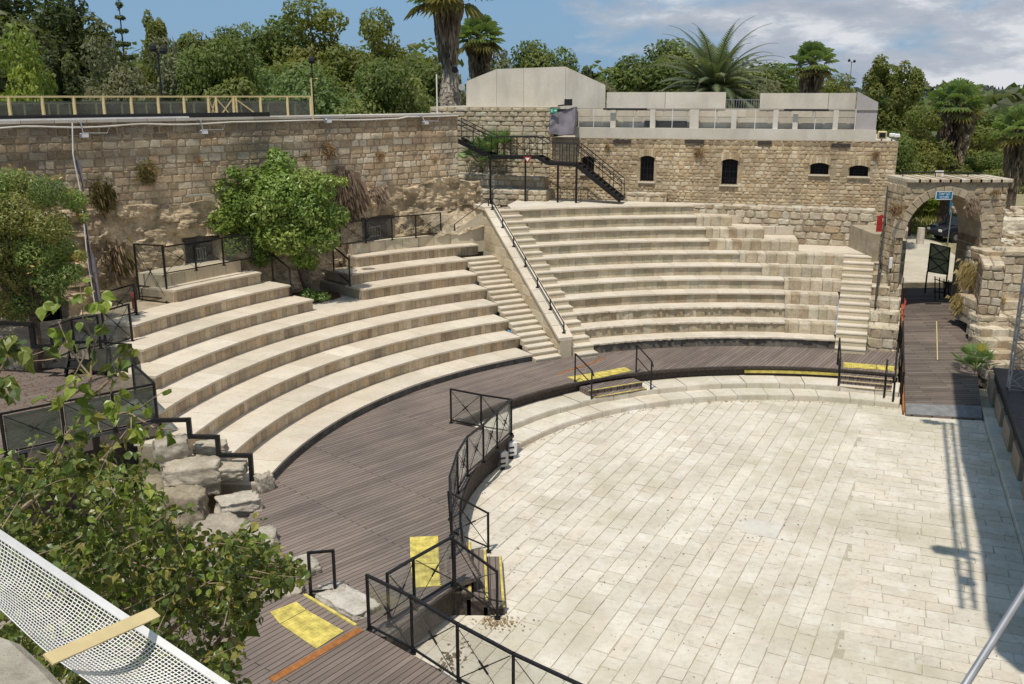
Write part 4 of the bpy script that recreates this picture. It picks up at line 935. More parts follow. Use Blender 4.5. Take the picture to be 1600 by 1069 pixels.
# ------------------------------------------------------------------ ramp
def rl(Y): return 12.98+(Y-29.2)*.3795
def rrx(Y):
    return 15.2+(Y-28.45)*.41 if Y < 36 else 15.2+7.55*.41+(Y-36)*.42
t = thing('ramp', (14.2, 29, 0), 'dark timber ramp rising to the stone gateway', 'ramp')
m = MB(); nY = 12
for i in range(nY):
    Ya = 29.0+(40.2-29.0)*i/nY; Yb = 29.0+(40.2-29.0)*(i+1)/nY; za = .05+1.97*i/nY; zb_ = .05+1.97*(i+1)/nY
    d = .0 if i else .45
    m.hexa([(rl(Ya), Ya, za-.12), (rrx(Ya-d), Ya-d, za-.12), (rrx(Yb), Yb, zb_-.12), (rl(Yb), Yb, zb_-.12)], [(rl(Ya), Ya, za), (rrx(Ya-d), Ya-d, za), (rrx(Yb), Yb, zb_), (rl(Yb), Yb, zb_)])
m.build('boards', 'rampw', t)
m = MB(); a = (rl(29.6)+.25, 29.3, .115); m.hexa([(rl(29.05)+.02, 29.02, .06), (rrx(28.6)-.02, 28.6, .06), (rrx(29.4)-.02, 29.4, .2), (rl(29.7)+.02, 29.7, .18)], [(rl(29.05)+.02, 29.02, .07), (rrx(28.6)-.02, 28.6, .07), (rrx(29.4)-.02, 29.4, .215), (rl(29.7)+.02, 29.7, .195)], (.2, .2, .2)); m.build('metal_lip', 'attr', t)
m = MB(); m.bar((rl(29.1)-.06, 29.1, .0), (rl(40)-.06, 40, 1.95), .06, .3); m.build('side_board', 'orange', t)
m = MB(); m.bar(((rl(33)+rrx(33))/2-.1, 33, .78), ((rl(36.5)+rrx(36.5))/2-.05, 36.5, 1.4), .03, .02); m.build('centre_batten', 'beige', t)
# ground under the ramp and behind rubble, right side
t = thing('stone_terraces', (19.5, 34, .5), 'ruined stone terraces and steps right of the gate ramp', 'ruins')
m = MB()
def tier(x0, x1, Y, zb, zt, seed, back=3.0, ch=(.3, .45), ln=(.5, 1.0)):
    m.prism([(x0, Y), (x1, Y), (x1, Y+back), (x0, Y+back)], zb-.3, zt-.03, (.42, .36, .27))
    stones(m, x0, x1, zb, zt, lambda u, v, d: Vector((u, Y-d, v)), ch, ln, .07, .012, OLD, seed, rough=.7)
    stones(m, x0, x1, 0, back, lambda u, v, d: Vector((u, Y+v, zt-.03+d)), (.4, .7), ln, .04, .014, OLD, seed+1, rough=.6)
    stones(m, 0, back, zb, zt, lambda u, v, d: Vector((x0-d, Y+u, v)), ch, ln, .06, .012, OLD, seed+2, rough=.7)
tier(18.35, 26, 35.9, 2.4, 4.35, 601, 1.5)
tier(17.7, 19.4, 34.7, 1.9, 2.62, 611, 1.6); tier(19.5, 25, 34.9, 1.6, 2.5, 615, 1.4)
tier(17.55, 18.75, 34.15, 1.6, 2.15, 621, .8); tier(17.4, 18.7, 33.65, 1.3, 1.8, 631, .8); tier(17.3, 18.6, 33.1, 1.0, 1.5, 641, .8); tier(17.2, 18.2, 32.5, .6, 1.2, 651, .9); tier(17.0, 17.9, 31.9, .3, .95, 661, .9)
tier(18.75, 19.5, 33.0, .4, 2.2, 671, 1.9); tier(18.2, 19.4, 31.9, .3, 1.5, 681, 1.2)
m.build('stone_blocks', 'old', t)
rk = random.Random(9)
m = MB()
for i in range(150):
    x = rk.uniform(19.0, 23.5); y = 37.0+rk.random()**.8*3.2; z = 4.3+(y-37)*.36; s = rk.uniform(.1, .38)
    boulder(m, (x, y, z), (s*1.3, s, s*.8), i, rk.uniform(0, 3), pick(OLD+[(.6, .56, .48)], rk), 2, .2)
m.prism([(19.0, 36.9), (26, 36.9), (26, 40.4), (19.9, 40.4)], 3.8, 4.3, (.35, .28, .2))
m.hexa([(19.0, 36.9, 4.3), (26, 36.9, 4.3), (26, 40.5, 4.3), (19.9, 40.5, 4.3)], [(19.0, 36.95, 4.31), (26, 36.95, 4.31), (26, 40.5, 5.4), (19.9, 40.5, 5.4)], (.36, .27, .17))
m.build('rubble', 'rock', label='heap of loose rubble above the terraces right of the gate', cat='rubble', kind='stuff')
m = MB(); c = atY(1574, 357, 38.5); boulder(m, tuple(c), (1.55, .8, .85), 31, .05, (.66, .6, .48), 3, .08); m.build('boulder', 'old', label='large smooth cream boulder on the rubble right of the gateway', cat='boulder', smooth=True)
m = MB(); c = atY(1561, 397, 36.1); boulder(m, tuple(c), (.4, .35, .55), 5, .2, (.5, .45, .36), 3, .12); m.build('boulder', 'old', label='small upright stone on the end of the retaining wall', cat='boulder', smooth=True)
# ------------------------------------------------------------------ stage at the right
def un(s, n, z=0): return u_*s+n_*n+Vector((0, 0, z))
m = MB(); kk = random.Random(3); s = 2.0
while s < 32.8:
    l = kk.uniform(.7, 1.3); a = un(s+.01, EDGE_N+.02); b = un(s+l-.01, EDGE_N+.02); c = un(s+l-.01, EDGE_N+.5); d = un(s+.01, EDGE_N+.5)
    m.prism([(q.x, q.y) for q in (a, b, c, d)], -.05, .15+kk.uniform(-.01, .01), pick(PAV, kk, .06)); s += l
m.build('stone_kerb', 'paving', label='straight pale stone kerb between orchestra floor and stage', cat='stone kerb', bevel=.015)
t = thing('stage', un(20, 5, 0), 'black stage platform along the right edge of the orchestra', 'stage')
sE = at(1550, 574, 1.2); s1 = sE.x*u_.x+sE.y*u_.y
m = MB(); m.prism([(q.x, q.y) for q in (un(2, 4.22), un(s1, 4.22), un(s1, 14), un(2, 14))], 1.1, 1.2); m.build('floor_boards', 'stage', t)
m = MB(); m.prism([(q.x, q.y) for q in (un(2, 4.42), un(s1-.02, 4.42), un(s1-.02, 4.5), un(2, 4.5))], .14, 1.1); m.prism([(q.x, q.y) for q in (un(2, 4.28), un(s1-.02, 4.28), un(s1-.02, 4.34), un(2, 4.34))], .72, 1.1); m.prism([(q.x, q.y) for q in (un(s1-.1, 4.4), un(s1-.02, 4.4), un(s1-.02, 14), un(s1-.1, 14))], .1, 1.1); m.build('front_skirt', 'black', t)
for i in range(11):
    s = s1-.9-i*2.3; m = MB(); m.prism([(q.x, q.y) for q in (un(s, 4.2), un(s+1.5, 4.2), un(s+1.5, 4.4), un(s, 4.4))], .14, .78, (.36, .27, .19)); m.build('pier_block', 'concrete', t)
# lighting tower standing on the stage end
TW = at(1577, 611, 1.2)
t = thing('truss_tower', TW, 'grey aluminium truss tower standing on the stage end', 'truss tower')
m = MB(); w = .42; leg = [(0, 0), (w, -.15), (w+.15, w-.15), (.15, w)]
for lx, ly in leg: m.tube([(TW.x+lx, TW.y+ly, 1.2), (TW.x+lx, TW.y+ly, 9.5)], .028, 6)
m.build('upright', 'grey', t)
m = MB()
for i in range(22):
    z = 1.25+i*.375
    for k in range(4):
        a = leg[k]; b = leg[(k+1) % 4]; za, zb_ = (z, z+.375) if i % 2 else (z+.375, z); m.tube([(TW.x+a[0], TW.y+a[1], za), (TW.x+b[0], TW.y+b[1], zb_)], .013, 4)
        if i % 2 == 0: m.tube([(TW.x+a[0], TW.y+a[1], z), (TW.x+b[0], TW.y+b[1], z)], .014, 4)
m.build('lacing', 'grey', t)
# unseen rig added to shade the floor's right; outlines traced back from shadow edges
HT = 13.5; TR = Vector((.19, .38, 0))*HT
t = thing('added_shade_canopy', un(10, 6, HT), 'unseen dark canopy added high over the stage to shade the floor', 'canopy')
def sh(px, py): p = at(px, py, 0)-TR; return p
m = MB(); P = [sh(1484, 604), sh(1491, 640), sh(1496, 665), sh(1500, 710), sh(1510, 752), sh(1528, 840), sh(1535, 892), sh(1540, 969), sh(1556, 1020), sh(1592, 1050)]
far = n_*9
Q = P+[P[-1]+far-u_*1.0, P[0]+far]
m.hexa([Vector((p.x, p.y, HT)) for p in Q], [Vector((p.x, p.y, HT+.08)) for p in Q]); m.build('fabric', 'black', t)
t = thing('overhead_truss', un(12, 2.6, HT), 'aluminium lighting truss hung high over the stage front', 'truss')
m = MB(); a = sh(1475, 657); b = sh(1488, 658); c = sh(1503, 945); d = sh(1524, 946)
T1 = [Vector((p.x, p.y, HT-.4)) for p in (a, c)]; T2 = [Vector((p.x, p.y, HT-.4)) for p in (b, d)]
for T in (T1, T2): m.tube(T, .05, 6)
m.build('chord', 'grey', t)
m = MB(); nn = 44
for i in range(nn):
    p = T1[0].lerp(T1[1], i/nn); q = T2[0].lerp(T2[1], (i+1)/nn); m.tube([p, q] if i % 2 else [T2[0].lerp(T2[1], i/nn), T1[0].lerp(T1[1], (i+1)/nn)], .016, 4)
m.tube([Vector((p.x, p.y, HT-.4)) for p in (sh(1462, 848), sh(1530, 860))], .05); m.tube([Vector((p.x, p.y, HT-.4)) for p in (sh(1462, 858), sh(1528, 870))], .05); m.tube([Vector((p.x, p.y, HT-.4)) for p in (sh(1446, 655), sh(1500, 662))], .05)
for x, y in ((1468, 852), (1478, 854), (1500, 856), (1512, 900), (1450, 655), (1462, 657)):
    p = sh(x, y); m.box((p.x, p.y, HT-.6), (.28, .28, .3))
m.build('lacing', 'grey', t)
# ------------------------------------------------------------------ fences
def fence(label, base, h, glass='glass', cross=True, group=None, name='glass_fence', closed_ends=True, skip=(), tops=None, pw=.055, rw=.05, low=.1, cat='fence', mat='steel'):
    base = [Vector(b) for b in base]; tops = tops or [b+Vector((0, 0, h)) for b in base]
    t = thing(name, base[0], label, cat, group)
    for b, tp in zip(base, tops):
        m = MB(); m.bar(b, tp, pw); m.box((b.x, b.y, b.z+.01), (.12, .12, .02)); m.build('post', mat, t)
    for i in range(len(base)-1):
        if i in skip: continue
        a, b, c, d = base[i], base[i+1], tops[i], tops[i+1]; dr = (b-a).normalized(); up = Vector((0, 0, 1))
        m = MB(); m.bar(c-up*.02-dr*.01, d-up*.02+dr*.01, rw, .045); m.build('top_rail', mat, t)
        m = MB(); m.bar(a+up*low, b+up*low, .03, .035); m.build('bottom_rail', mat, t)
        nrm = Vector((dr.y, -dr.x, 0)).normalized()*.03
        if cross:
            m = MB(); A = a+up*(low+.03)+dr*.04; B = b+up*(low+.03)-dr*.04; Cc = c-up*.06+dr*.04; D = d-up*.06-dr*.04
            for p, q in ((A, D), (B, Cc)):
                m.tube([p+nrm, q+nrm], .009, 4); ce = (p+q)/2+nrm; e = (q-p).normalized()*.13; m.tube([ce-e, ce+e], .019, 5)
            m.build('cross_rods', mat, t)
        if glass:
            m = MB(); A = a+up*(low+.04)+dr*.05; B = b+up*(low+.04)-dr*.05; Cc = c-up*.08+dr*.05; D = d-up*.08-dr*.05; q = nrm*-.15
            m.hexa([A-q, B-q, B+q, A+q], [Cc-q, D-q, D+q, Cc+q]); m.build('glass_panel', glass, t)
    return t
GF = 'black steel and glass fences'
fence('foreground black glass fence along the front deck edge', [at(577, 985, ZL-.05), at(645, 1021, ZL-.05), at(716, 1068, ZL-.05), at(802, 1119, ZL-.05), at(912, 1176, ZL-.05)], 1.12, group=GF)
fence('curved black glass fence along the left deck edge above the orchestra', [at(706.5, 872, ZD), at(703.5, 815, ZD)+Vector((.0, .1, 0)), at(715.5, 771, ZD), at(730.6, 743.7, ZD), at(755.5, 722.4, ZD), at(776.8, 700, ZD), at(799, 678.8, ZD)], 1.08, group=GF)
fence('black glass gate panels across the deck where it widens', [at(705, 661, ZD), at(752, 671, ZD), at(799.5, 679, ZD)+Vector((-.06, .03, 0))], 1.08, group=GF)
fence('black glass fence panels at the near end of the deck beside the wooden steps', [at(608, 978, ZD), at(648, 952, ZD), at(709, 914, ZD)], 1.08, group=GF)
ft = at(778, 966, 0)
fence('black stair rail on the near side of the wooden steps', [at(711, 918, ZD), at(777, 966, .02)], 0, glass=None, tops=[at(711, 918, ZD)+Vector((0, 0, 1.05)), at(777, 966, .02)+Vector((0, 0, 1.05))], name='stair_rail', low=.12)
fence('black stair rail on the far side of the wooden steps by the curved fence', [at(706, 838, ZD), at(763, 862, .02)], 0, glass=None, tops=[at(702, 838, ZD)+Vector((0, 0, 1.08)), at(763, 862, .02)+Vector((0, 0, .98))], name='stair_rail', low=.12)
fence('short black handrail frame at the left end of the front deck step', [at(486, 932, ZL-.1), at(524, 928, ZD)], .95, glass=None, cross=False, name='stair_rail')
# deck skirt posts
# wooden steps
def wood_steps(label, quads, zb):
    t = thing('wooden_steps', at(*quads[-1][1][0], zb), label, 'steps', 'wooden steps down to the orchestra')
    for z, q, nose in quads:
        P = [at(x, y, z) for x, y in q]; m = MB(); m.prism([(p.x, p.y) for p in P], zb, z-.03); m.prism([(p.x, p.y) for p in P], z-.029, z); m.build('step', 'brown' if 0 else 'deckC', t)
        m = MB(); a, b = P[nose[0]], P[nose[1]]; c = sum(P, Vector())/4; inn = (c-(a+b)/2).normalized()*.035; m.bar(a+inn+Vector((0, 0, .008)), b+inn+Vector((0, 0, .008)), .05, .012); m.build('yellow_nosing', 'yellow', t)
    return t
A0, A1 = at(706, 836, ZD), at(711, 916, ZD)
def off(p, d, z): return Vector((p.x+d, p.y, z))
t = thing('wooden_steps', A0, 'three brown wooden steps with yellow nosings at the near end of the deck', 'steps', 'wooden steps down to the orchestra')
f0, f1 = Vector((-1.35, 19.0, 0)), Vector((-1.25, 16.85, 0))
for i in range(3):
    x0 = .0+.34*i; x1 = x0+.40 if i < 2 else x0+.36; z = .53-.175*i; m = MB()
    P = [(f0.x+x0, f0.y), (f1.x+x0, f1.y), (f1.x+x0+.42, f1.y), (f0.x+x0+.42, f0.y)]
    m.prism(P, -.01, z-.04, (1, 1, 1), 1); m.prism([(p[0]+(.02 if j > 1 else 0), p[1]) for j, p in enumerate(P)], z-.039, z); m.build('step', ['stepw', 'brown'], t)
    m = MB(); m.bar((f0.x+x0+.4, f0.y, z+.006), (f1.x+x0+.4, f1.y, z+.006), .05, .012); m.build('yellow_nosing', 'yellow', t)
def arc_steps(label, t0, t1, steps, nose, zb=.36):
    t = thing('wooden_steps', pol(11.5, (t0+t1)/2, zb), label, 'steps', 'wooden steps down to the orchestra')
    for (r0, r1, z) in steps:
        a, b = pol(r0, t0), pol(r0, t1); dd = (pol(1, (t0+t1)/2)-pol(0, 0)); c = b+dd*(r1-r0); d = a+dd*(r1-r0)
        m = MB(); m.prism([(p.x, p.y) for p in (a, b, c, d)], zb-.2, z-.035); m.prism([(p.x, p.y) for p in (a-dd*.02, b-dd*.02, c, d)], z-.034, z); m.build('step', 'deckB', t)
        m = MB(); q = dd*.01+Vector((0, 0, z+.006)); m.bar(a+q, b+q, .05, .012); m.build('nosing', nose, t)
arc_steps('two wooden steps with handrails below the middle of the deck', 111.8, 123.0, [(11.0, 11.6, .40), (11.3, 11.9, .55)], 'yellow')
arc_steps('wooden steps with pale nosings beside the gate ramp', 66.8, 75.4, [(10.95, 11.5, .36), (11.25, 11.7, .48), (11.5, 11.95, .6)], 'beige', .2)
def hrail(label, p0, p1, zb0, zb1, h=1.0):
    t = thing('stair_rail', Vector((p0.x, p0.y, zb0)), label, 'handrail', 'short black stair rails'); a = Vector((p0.x, p0.y, zb0)); b = Vector((p1.x, p1.y, zb1))
    for q, hh in ((a, h), (b, h)):
        m = MB(); m.bar(q, q+Vector((0, 0, hh)), .05); m.build('post', 'steel', t)
    m = MB(); m.tube([a+Vector((0, 0, h)), b+Vector((0, 0, h))], .025); m.tube([a+Vector((0, 0, h*.55)), b+Vector((0, 0, h*.55))], .018); e = (b-a).normalized(); m.tube([b+Vector((0, 0, h)), b+e*.12+Vector((0, 0, h-.12))], .025); m.build('rail', 'steel', t)
hrail('black stair rail left of the middle wooden steps', pol(11.95, 123.4), pol(10.98, 123.6), ZD, .36)
hrail('black stair rail right of the middle wooden steps', pol(11.95, 111.3), pol(10.98, 111.0), ZD, .36)
hrail('black stair rail left of the wooden steps by the gate ramp', pol(12.5, 75.6), pol(10.98, 75.9), ZD, .36)
hrail('black stair rail right of the wooden steps by the gate ramp', pol(12.3, 66.6), pol(10.3, 66.4), ZD, .1)
hrail('inner black rail standing on the wooden steps by the gate ramp', pol(11.3, 68.0), pol(10.6, 68.0), .36, .2)
fence('black railing along the left edge of the ramp beside the deck end', [Vector((rl(y)-.12, y, z)) for y, z in ((30.2, .15), (32.3, .5), (34.4, .9))], 1.0, glass=None, name='ramp_railing', cross=False)
# equipment boxes hanging below the curved fence
for i, (x, y, w, h, lb) in enumerate(((786, 719, .26, .42, 'grey electrical box on the deck skirt near the fence corner'), (799.5, 702, .26, .4, 'cream socket box on the deck skirt at the fence corner'))):
    c = at(x, y+12, .05); t = thing('electrical_box', (c.x, c.y, 0), lb, 'electrical box', 'electrical boxes on the deck skirt')
    m = MB(); m.box((c.x, c.y, .32), (w, .2, h), .5); m.build('housing', 'grey' if i == 0 else 'white', t, bevel=.02)
    
    for zz in (.22, .38): m = MB(); m.box((c.x, c.y-.11, zz), (w*.6, .03, .05), .5); m.build('socket', 'dark', t)
    m = MB(); m.box((c.x, c.y, .05), (.1, .1, .12)); m.build('foot', 'dark', t)
# railings on top of the left seating
zt8 = LZ(8)+.07
fence('black glass railing on the back parapet right of the round tree', [at(532, 386, zt8), at(572, 380, zt8), at(613, 375, zt8), at(650, 372, zt8), at(689, 367.5, zt8)], .98, group=GF)
fence('black glass railing on the back parapet left of the round tree', [at(258, 432, zt8), at(307, 423, zt8), at(350, 415, zt8), at(395, 407, zt8)], 1.0, group=GF)
fence('black crossed rail panel at the left end of the upper benches', [at(216, 455+15, LZ(6)+SL)+Vector((-.05, .25, 0)), at(262, 456+18, LZ(6)+SL)+Vector((-.1, .3, 0))], 1.9, group=GF)
fence('black crossed rail panel beside the red sign at far left', [at(167, 505, 3.2), at(214, 492, 3.5)], 1.0, group=GF)
fence('small black crossed rail beside the lower left bench ends', [at(166, 546, 3.0), at(207, 533, LZ(5)+SL)], 1.15, group=GF)
fence('black crossed rail closing the bench end right of the tree pit', [at(522, 425, 3.4), at(547, 447, LZ(5)+SL)], 1.05, glass=None, group=GF)
fence('black crossed rail closing the bench end left of the tree pit', [at(427, 440, LZ(6)+SL), at(455, 463, LZ(5)+SL)], 1.05, glass=None, group=GF)
# ------------------------------------------------------------------ far left platform
ZF = 2.2
t = thing('side_platform', (-11, 23, ZF), 'dark shaded side platform with beam edge at the far left', 'platform')
Pf = [at(250, 661, ZF), Vector((-9.9, 24.7, 0)), Vector((-10.6, 26.2, 0)), Vector((-11.6, 27.6, 0)), Vector((-13.4, 30.0, 0)), Vector((-19, 25, 0)), Vector((-17, 20.6, 0)), at(0, 716, ZF)]
m = MB(); m.prism([(p.x, p.y) for p in Pf], 1.9, ZF, (.085, .065, .05)); m.build('floor', 'deckA', t)
m = MB(); a, b, c = at(250, 661, ZF-.1), at(0, 716, ZF-.1), Vector((-17, 20.6, ZF-.1)); m.bar(a, b, .12, .22); m.bar(b, c, .12, .22); m.build('edge_beam', 'black', t)
m = MB(); m.bar(a-Vector((0, 0, 1.0)), b-Vector((0, 0, 1.0)), .06, 1.8); m.bar(a-Vector((0, -.05, 1.)), Vector((-9.9, 24.7, 1.1)), .06, 1.8); m.build('skirt_boards', 'brown', t)
m = MB()
for i in range(2600):
    x = rnd.uniform(-17, -9.5); y = rnd.uniform(21.5, 29)
    if y > 22.0+(x+9)*-1.05+1.2 and x > -13.2: continue
    q = rnd.uniform(.03, .07); a = rnd.uniform(0, 6.28); m.add([(x, y, ZF+.005), (x+q*math.cos(a), y+q*math.sin(a), ZF+.02), (x+q*math.cos(a+1.2), y+q*math.sin(a+1.2), ZF+.008)], [(0, 1, 2)], pick([(.22, .1, .05), (.15, .07, .04), (.3, .17, .08)]))
m.build('leaf_litter', 'dry', label='brown fallen leaves scattered on the shaded side platform', cat='leaf litter', kind='stuff')
fence('dark glass fence along the edge of the side platform', [at(10, 714, ZF), at(103, 693, ZF), at(182, 676, ZF), at(247, 661, ZF)], 1.05, glass='glassd', group=GF)
fence('dark glass fence at the back of the side platform', [at(247, 661, ZF)+Vector((-.05, .1, 0)), at(211, 628, ZF)+Vector((-.05, .2, 0)), Vector((-11.0, 26.0, ZF)), Vector((-12.4, 26.4, ZF))], 1.05, glass='glassd', group=GF)
m = MB()   # upper landing next to the wall
m.prism([(-11.55, 27.7), (-12.0, 30.6), (-12.9, 31.2), (-16.6, 28.0), (-15.6, 27.0), (-13.2, 27.2)], 2.1, 3.12, (.42, .37, .29)); m.build('upper_landing', 'old', kind='structure')
fence('black crossed rail along the upper landing in front of the dark doorway', [at(85, 566, 3.12), at(118, 552, 3.12), at(158, 545, 3.12)], 1.0, glass=None, group=GF)
t = thing('steel_steps', Vector((-13.2, 26.3, ZF)), 'black steel steps between the side platform and the upper landing', 'steps')
for i in range(4):
    m = MB(); m.box((-12.6-i*.0, 26.55+i*.2, ZF+.2*(i+1)), (1.1, .28, .04), .2); m.build('tread', 'black', t)
m = MB(); m.bar((-12.0, 26.4, ZF), (-12.1, 27.3, 3.1), .05, .2); m.bar((-13.1, 26.2, ZF), (-13.2, 27.1, 3.1), .05, .2); m.build('stringer', 'black', t)
def thick_rail(label, pts, w=.1, end=None):
    t = thing('handrail', pts[-1] if end is None else end, label, 'handrail', 'thick stepped black handrails'); m = MB()
    for a, b in zip(pts[:-1], pts[1:]):
        e = (b-a).normalized()*w*.45; m.bar(a-e, b+e, w, w*.8)
    m.build('rail', 'steel', t)
    if end is not None: m = MB(); m.bar(end, pts[-1], w*.95); m.build('post', 'steel', t)
e0 = at(395, 764, ZD+.05)
zA = 1.62; pA_ = Vector((e0.x, e0.y, atY(391, 712, e0.y).z)); zA = pA_.z
def hz(px, py, z): return at(px, py, z)
p1 = hz(342, 711, zA); p2 = Vector((p1.x, p1.y, atY(339, 683, p1.y).z)); p3 = hz(297, 682, p2.z); p4 = Vector((p3.x, p3.y, atY(291, 656, p3.y).z)); p5 = hz(240, 657, p4.z)
thick_rail('thick black handrail stepping down beside the lower left bench ends', [p5, p4, p3, p2, p1, pA_], .11, e0)
a = at(88, 541, 3.2); b = at(53, 541, 3.2); c = Vector((b.x, b.y, atY(50, 507, b.y).z)); d = at(-40, 503, c.z)
thick_rail('thick black handrail stepping up towards the doorway at far left', [a, b, c, d], .13)
t = thing('red_sign', at(209, 468, 4.1), 'small red board standing behind the crossed rail at far left', 'sign'); c = at(209, 470, 3.9); m = MB(); m.box(tuple(c), (.12, .04, .55)); m.bar((c.x, c.y, 3.2), (c.x, c.y, 3.7), .03); m.build('panel', 'red', t)
# red triangle sign on the landing
# ------------------------------------------------------------------ black steel staircase
OFS = 1.9
def sp(px, py, off=OFS): u, z = hitF(px, py, off); return fm(u, z, off)
t = thing('steel_staircase', sp(868, 316), 'black steel staircase and landing in front of the fortress building', 'staircase')
Zl = sp(765, 243).z
W = .95
def two(p): return [p, p-FN*W]
L1, L2 = sp(768, 246), sp(840, 246); M1, M2 = sp(856, 256), sp(901, 258); T1_, T2_ = sp(711, 218), sp(768, 246); B1, B2 = sp(901, 258), sp(970, 314)
m = MB()
def stringer(m, a, b, w=.06, h=.2):
    for k in (0, W): m.bar(a-FN*k, b-FN*k, w, h)
stringer(m, T1_, T2_); stringer(m, L1, L2, .07, .16); stringer(m, L2, M1, .06, .16); stringer(m, M1, M2, .07, .14); stringer(m, M2, B2, .06, .2)
m.build('stringer', 'steel', t)
m = MB()
for a, b in ((L1, L2), (M1, M2)): m.hexa([a+Vector((0, 0, .05)), b+Vector((0, 0, .05)), b-FN*W+Vector((0, 0, .05)), a-FN*W+Vector((0, 0, .05))], [a+Vector((0, 0, .08)), b+Vector((0, 0, .08)), b-FN*W+Vector((0, 0, .08)), a-FN*W+Vector((0, 0, .08))])
m.build('landing', 'steel', t)
def treads(a, b, n):
    for i in range(n):
        p = a.lerp(b, (i+.5)/n); m = MB(); e = FD*.13
        m.hexa([p-e, p+e, p+e-FN*W, p-e-FN*W], [p-e+Vector((0, 0, .03)), p+e+Vector((0, 0, .03)), p+e-FN*W+Vector((0, 0, .03)), p-e-FN*W+Vector((0, 0, .03))]); m.build('tread', 'steel', t)
treads(T1_, T2_, 6); treads(L2, M1, 2); treads(M2, B2, 11)
for px in (872, 901):
    a = sp(px, 258); m = MB(); m.bar(Vector((a.x, a.y, ZP)), a, .1); m.build('column', 'steel', t)
for px in (766, 821):
    a = sp(px, 248); m = MB(); m.bar(Vector((a.x, a.y, 4.6)), a, .09); m.build('column', 'steel', t)
def srail(a, b, h=.95, n=5, rows=(1.0, .55)):
    m = MB(); up = Vector((0, 0, 1))
    for k in (0, W):
        for f in rows: m.tube([a-FN*k+up*h*f, b-FN*k+up*h*f], .022, 5)
        for i in range(n+1):
            p = a.lerp(b, i/n)-FN*k; m.bar(p, p+up*h, .03)
    m.build('railing', 'steel', t)
srail(T1_, T2_, .98, 3, (1, .8)); srail(L1, L2, .95, 7, (1.0,)); srail(L2, M1, .95, 1, (1.0,)); srail(M1, M2, .95, 4, (1.0,)); srail(M2, B2, .95, 4, (1.0, .7))
m = MB(); 
for i in range(3):
    a = L1.lerp(L2, i/3)-FN*W; b = L1.lerp(L2, (i+1)/3)-FN*W; m.tube([a+Vector((0, 0, .1)), b+Vector((0, 0, .9))], .014, 4); m.tube([b+Vector((0, 0, .1)), a+Vector((0, 0, .9))], .014, 4)
m.build('bracing', 'steel', t)
p = sp(824.5, 249, OFS+.08); t2 = thing('triangle_sign', p, 'small red and white triangular sign on the steel landing edge', 'sign')
m = MB(); s = .2; tri = [p+FD*-s+Vector((0, 0, .12)), p+FD*s+Vector((0, 0, .12)), p+Vector((0, 0, -.2))]; m.hexa([q+FN*.0 for q in tri], [q+FN*.03 for q in tri]); m.build('panel', 'red', t2)
m = MB(); ce = sum(tri, Vector())/3; tri2 = [ce+(q-ce)*.55+FN*.031 for q in tri]; m.hexa(tri2, [q+FN*.01 for q in tri2]); m.build('centre', 'white', t2)
# ------------------------------------------------------------------ beige railing on the terrace behind the left wall
def beige_fence():
    t = thing('glass_fence', ql(20, WALLZ+.05, -1.3), 'beige framed glass fence on the terrace above the fortress wall', 'fence')
    z0b = 9.28
    xs = [(-60, 185), (17, 184), (69, 183), (118, 182), (164, 181.5), (207, 181), (249, 180.5), (289, 180), (327, 179.5), (339, 179.5), (366, 179), (370, 178.5), (408, 178), (450, 177), (486, 176)]
    P = [atY(x, y, 10) for x, y in xs]
    pts = []
    for x, y in xs: u, z = hitQ(x, y, -1.1); pts.append(ql(u, 9.25, -1.1))
    top = 10.14
    for i, p in enumerate(pts): m = MB(); m.bar(p, Vector((p.x, p.y, top)), .085); m.build('post', 'beige', t)
    m = MB()
    for a, b in zip(pts[:-1], pts[1:]): m.bar(Vector((a.x, a.y, top)), Vector((b.x, b.y, top)), .06, .06)
    m.build('top_rail', 'beige', t)
    for a, b in zip(pts[:-1], pts[1:]):
        e = (b-a)*.04; nn = QN*.005; m = MB(); m.hexa([a+e+nn, b-e+nn, b-e-nn, a+e-nn], [Vector((q.x, q.y, top-.14)) for q in (a+e+nn, b-e+nn, b-e-nn, a+e-nn)]); m.build('glass_panel', 'glassd', t)
    m = MB()
    for a, b in ((pts[8], pts[9]), (pts[9], pts[10])):
        m.bar(a+Vector((0, 0, .05)), Vector((b.x, b.y, top-.05)), .04); m.bar(b+Vector((0, 0, .05)), Vector((a.x, a.y, top-.05)), .04)
    m.bar(Vector((pts[11].x, pts[11].y, top-.1)), pts[12]+Vector((0, 0, .1)), .05); m.build('cross_braces', 'beige', t)
    # second, lower line of the fence further back
    t2 = thing('glass_fence', ql(20, WALLZ+.05, -3.2), 'second beige glass fence further back on the terrace', 'fence')
    pp = []
    for x in (-40, 40, 78, 92, 110, 152, 192, 230, 268, 304, 340, 378, 420, 462):
        u, z = hitQ(x, 180, -3.2); pp.append(ql(u, 9.25, -3.2))
    for p in pp: m = MB(); m.bar(p, Vector((p.x, p.y, 9.92)), .06); m.build('post', 'beige', t2)
    m = MB()
    for a, b in zip(pp[:-1], pp[1:]): m.bar(Vector((a.x, a.y, 9.92)), Vector((b.x, b.y, 9.92)), .045)
    m.build('top_rail', 'beige', t2)
    for a, b in zip(pp[:-1], pp[1:]):
        e = (b-a)*.05; nn = QN*.005; m = MB(); m.hexa([a+e+nn, b-e+nn, b-e-nn, a+e-nn], [Vector((q.x, q.y, 9.85)) for q in (a+e+nn, b-e+nn, b-e-nn, a+e-nn)]); m.build('glass_panel', 'glassd', t2)
beige_fence()
m = MB(); m.prism([(q.x, q.y) for q in (ql(8.5, 0, -1.4), ql(34, 0, -1.4), ql(34, 0, -7), ql(8.5, 0, -7))], 2, 9.26, (.3, .27, .22)); m.build('terrace', 'concrete', kind='structure')
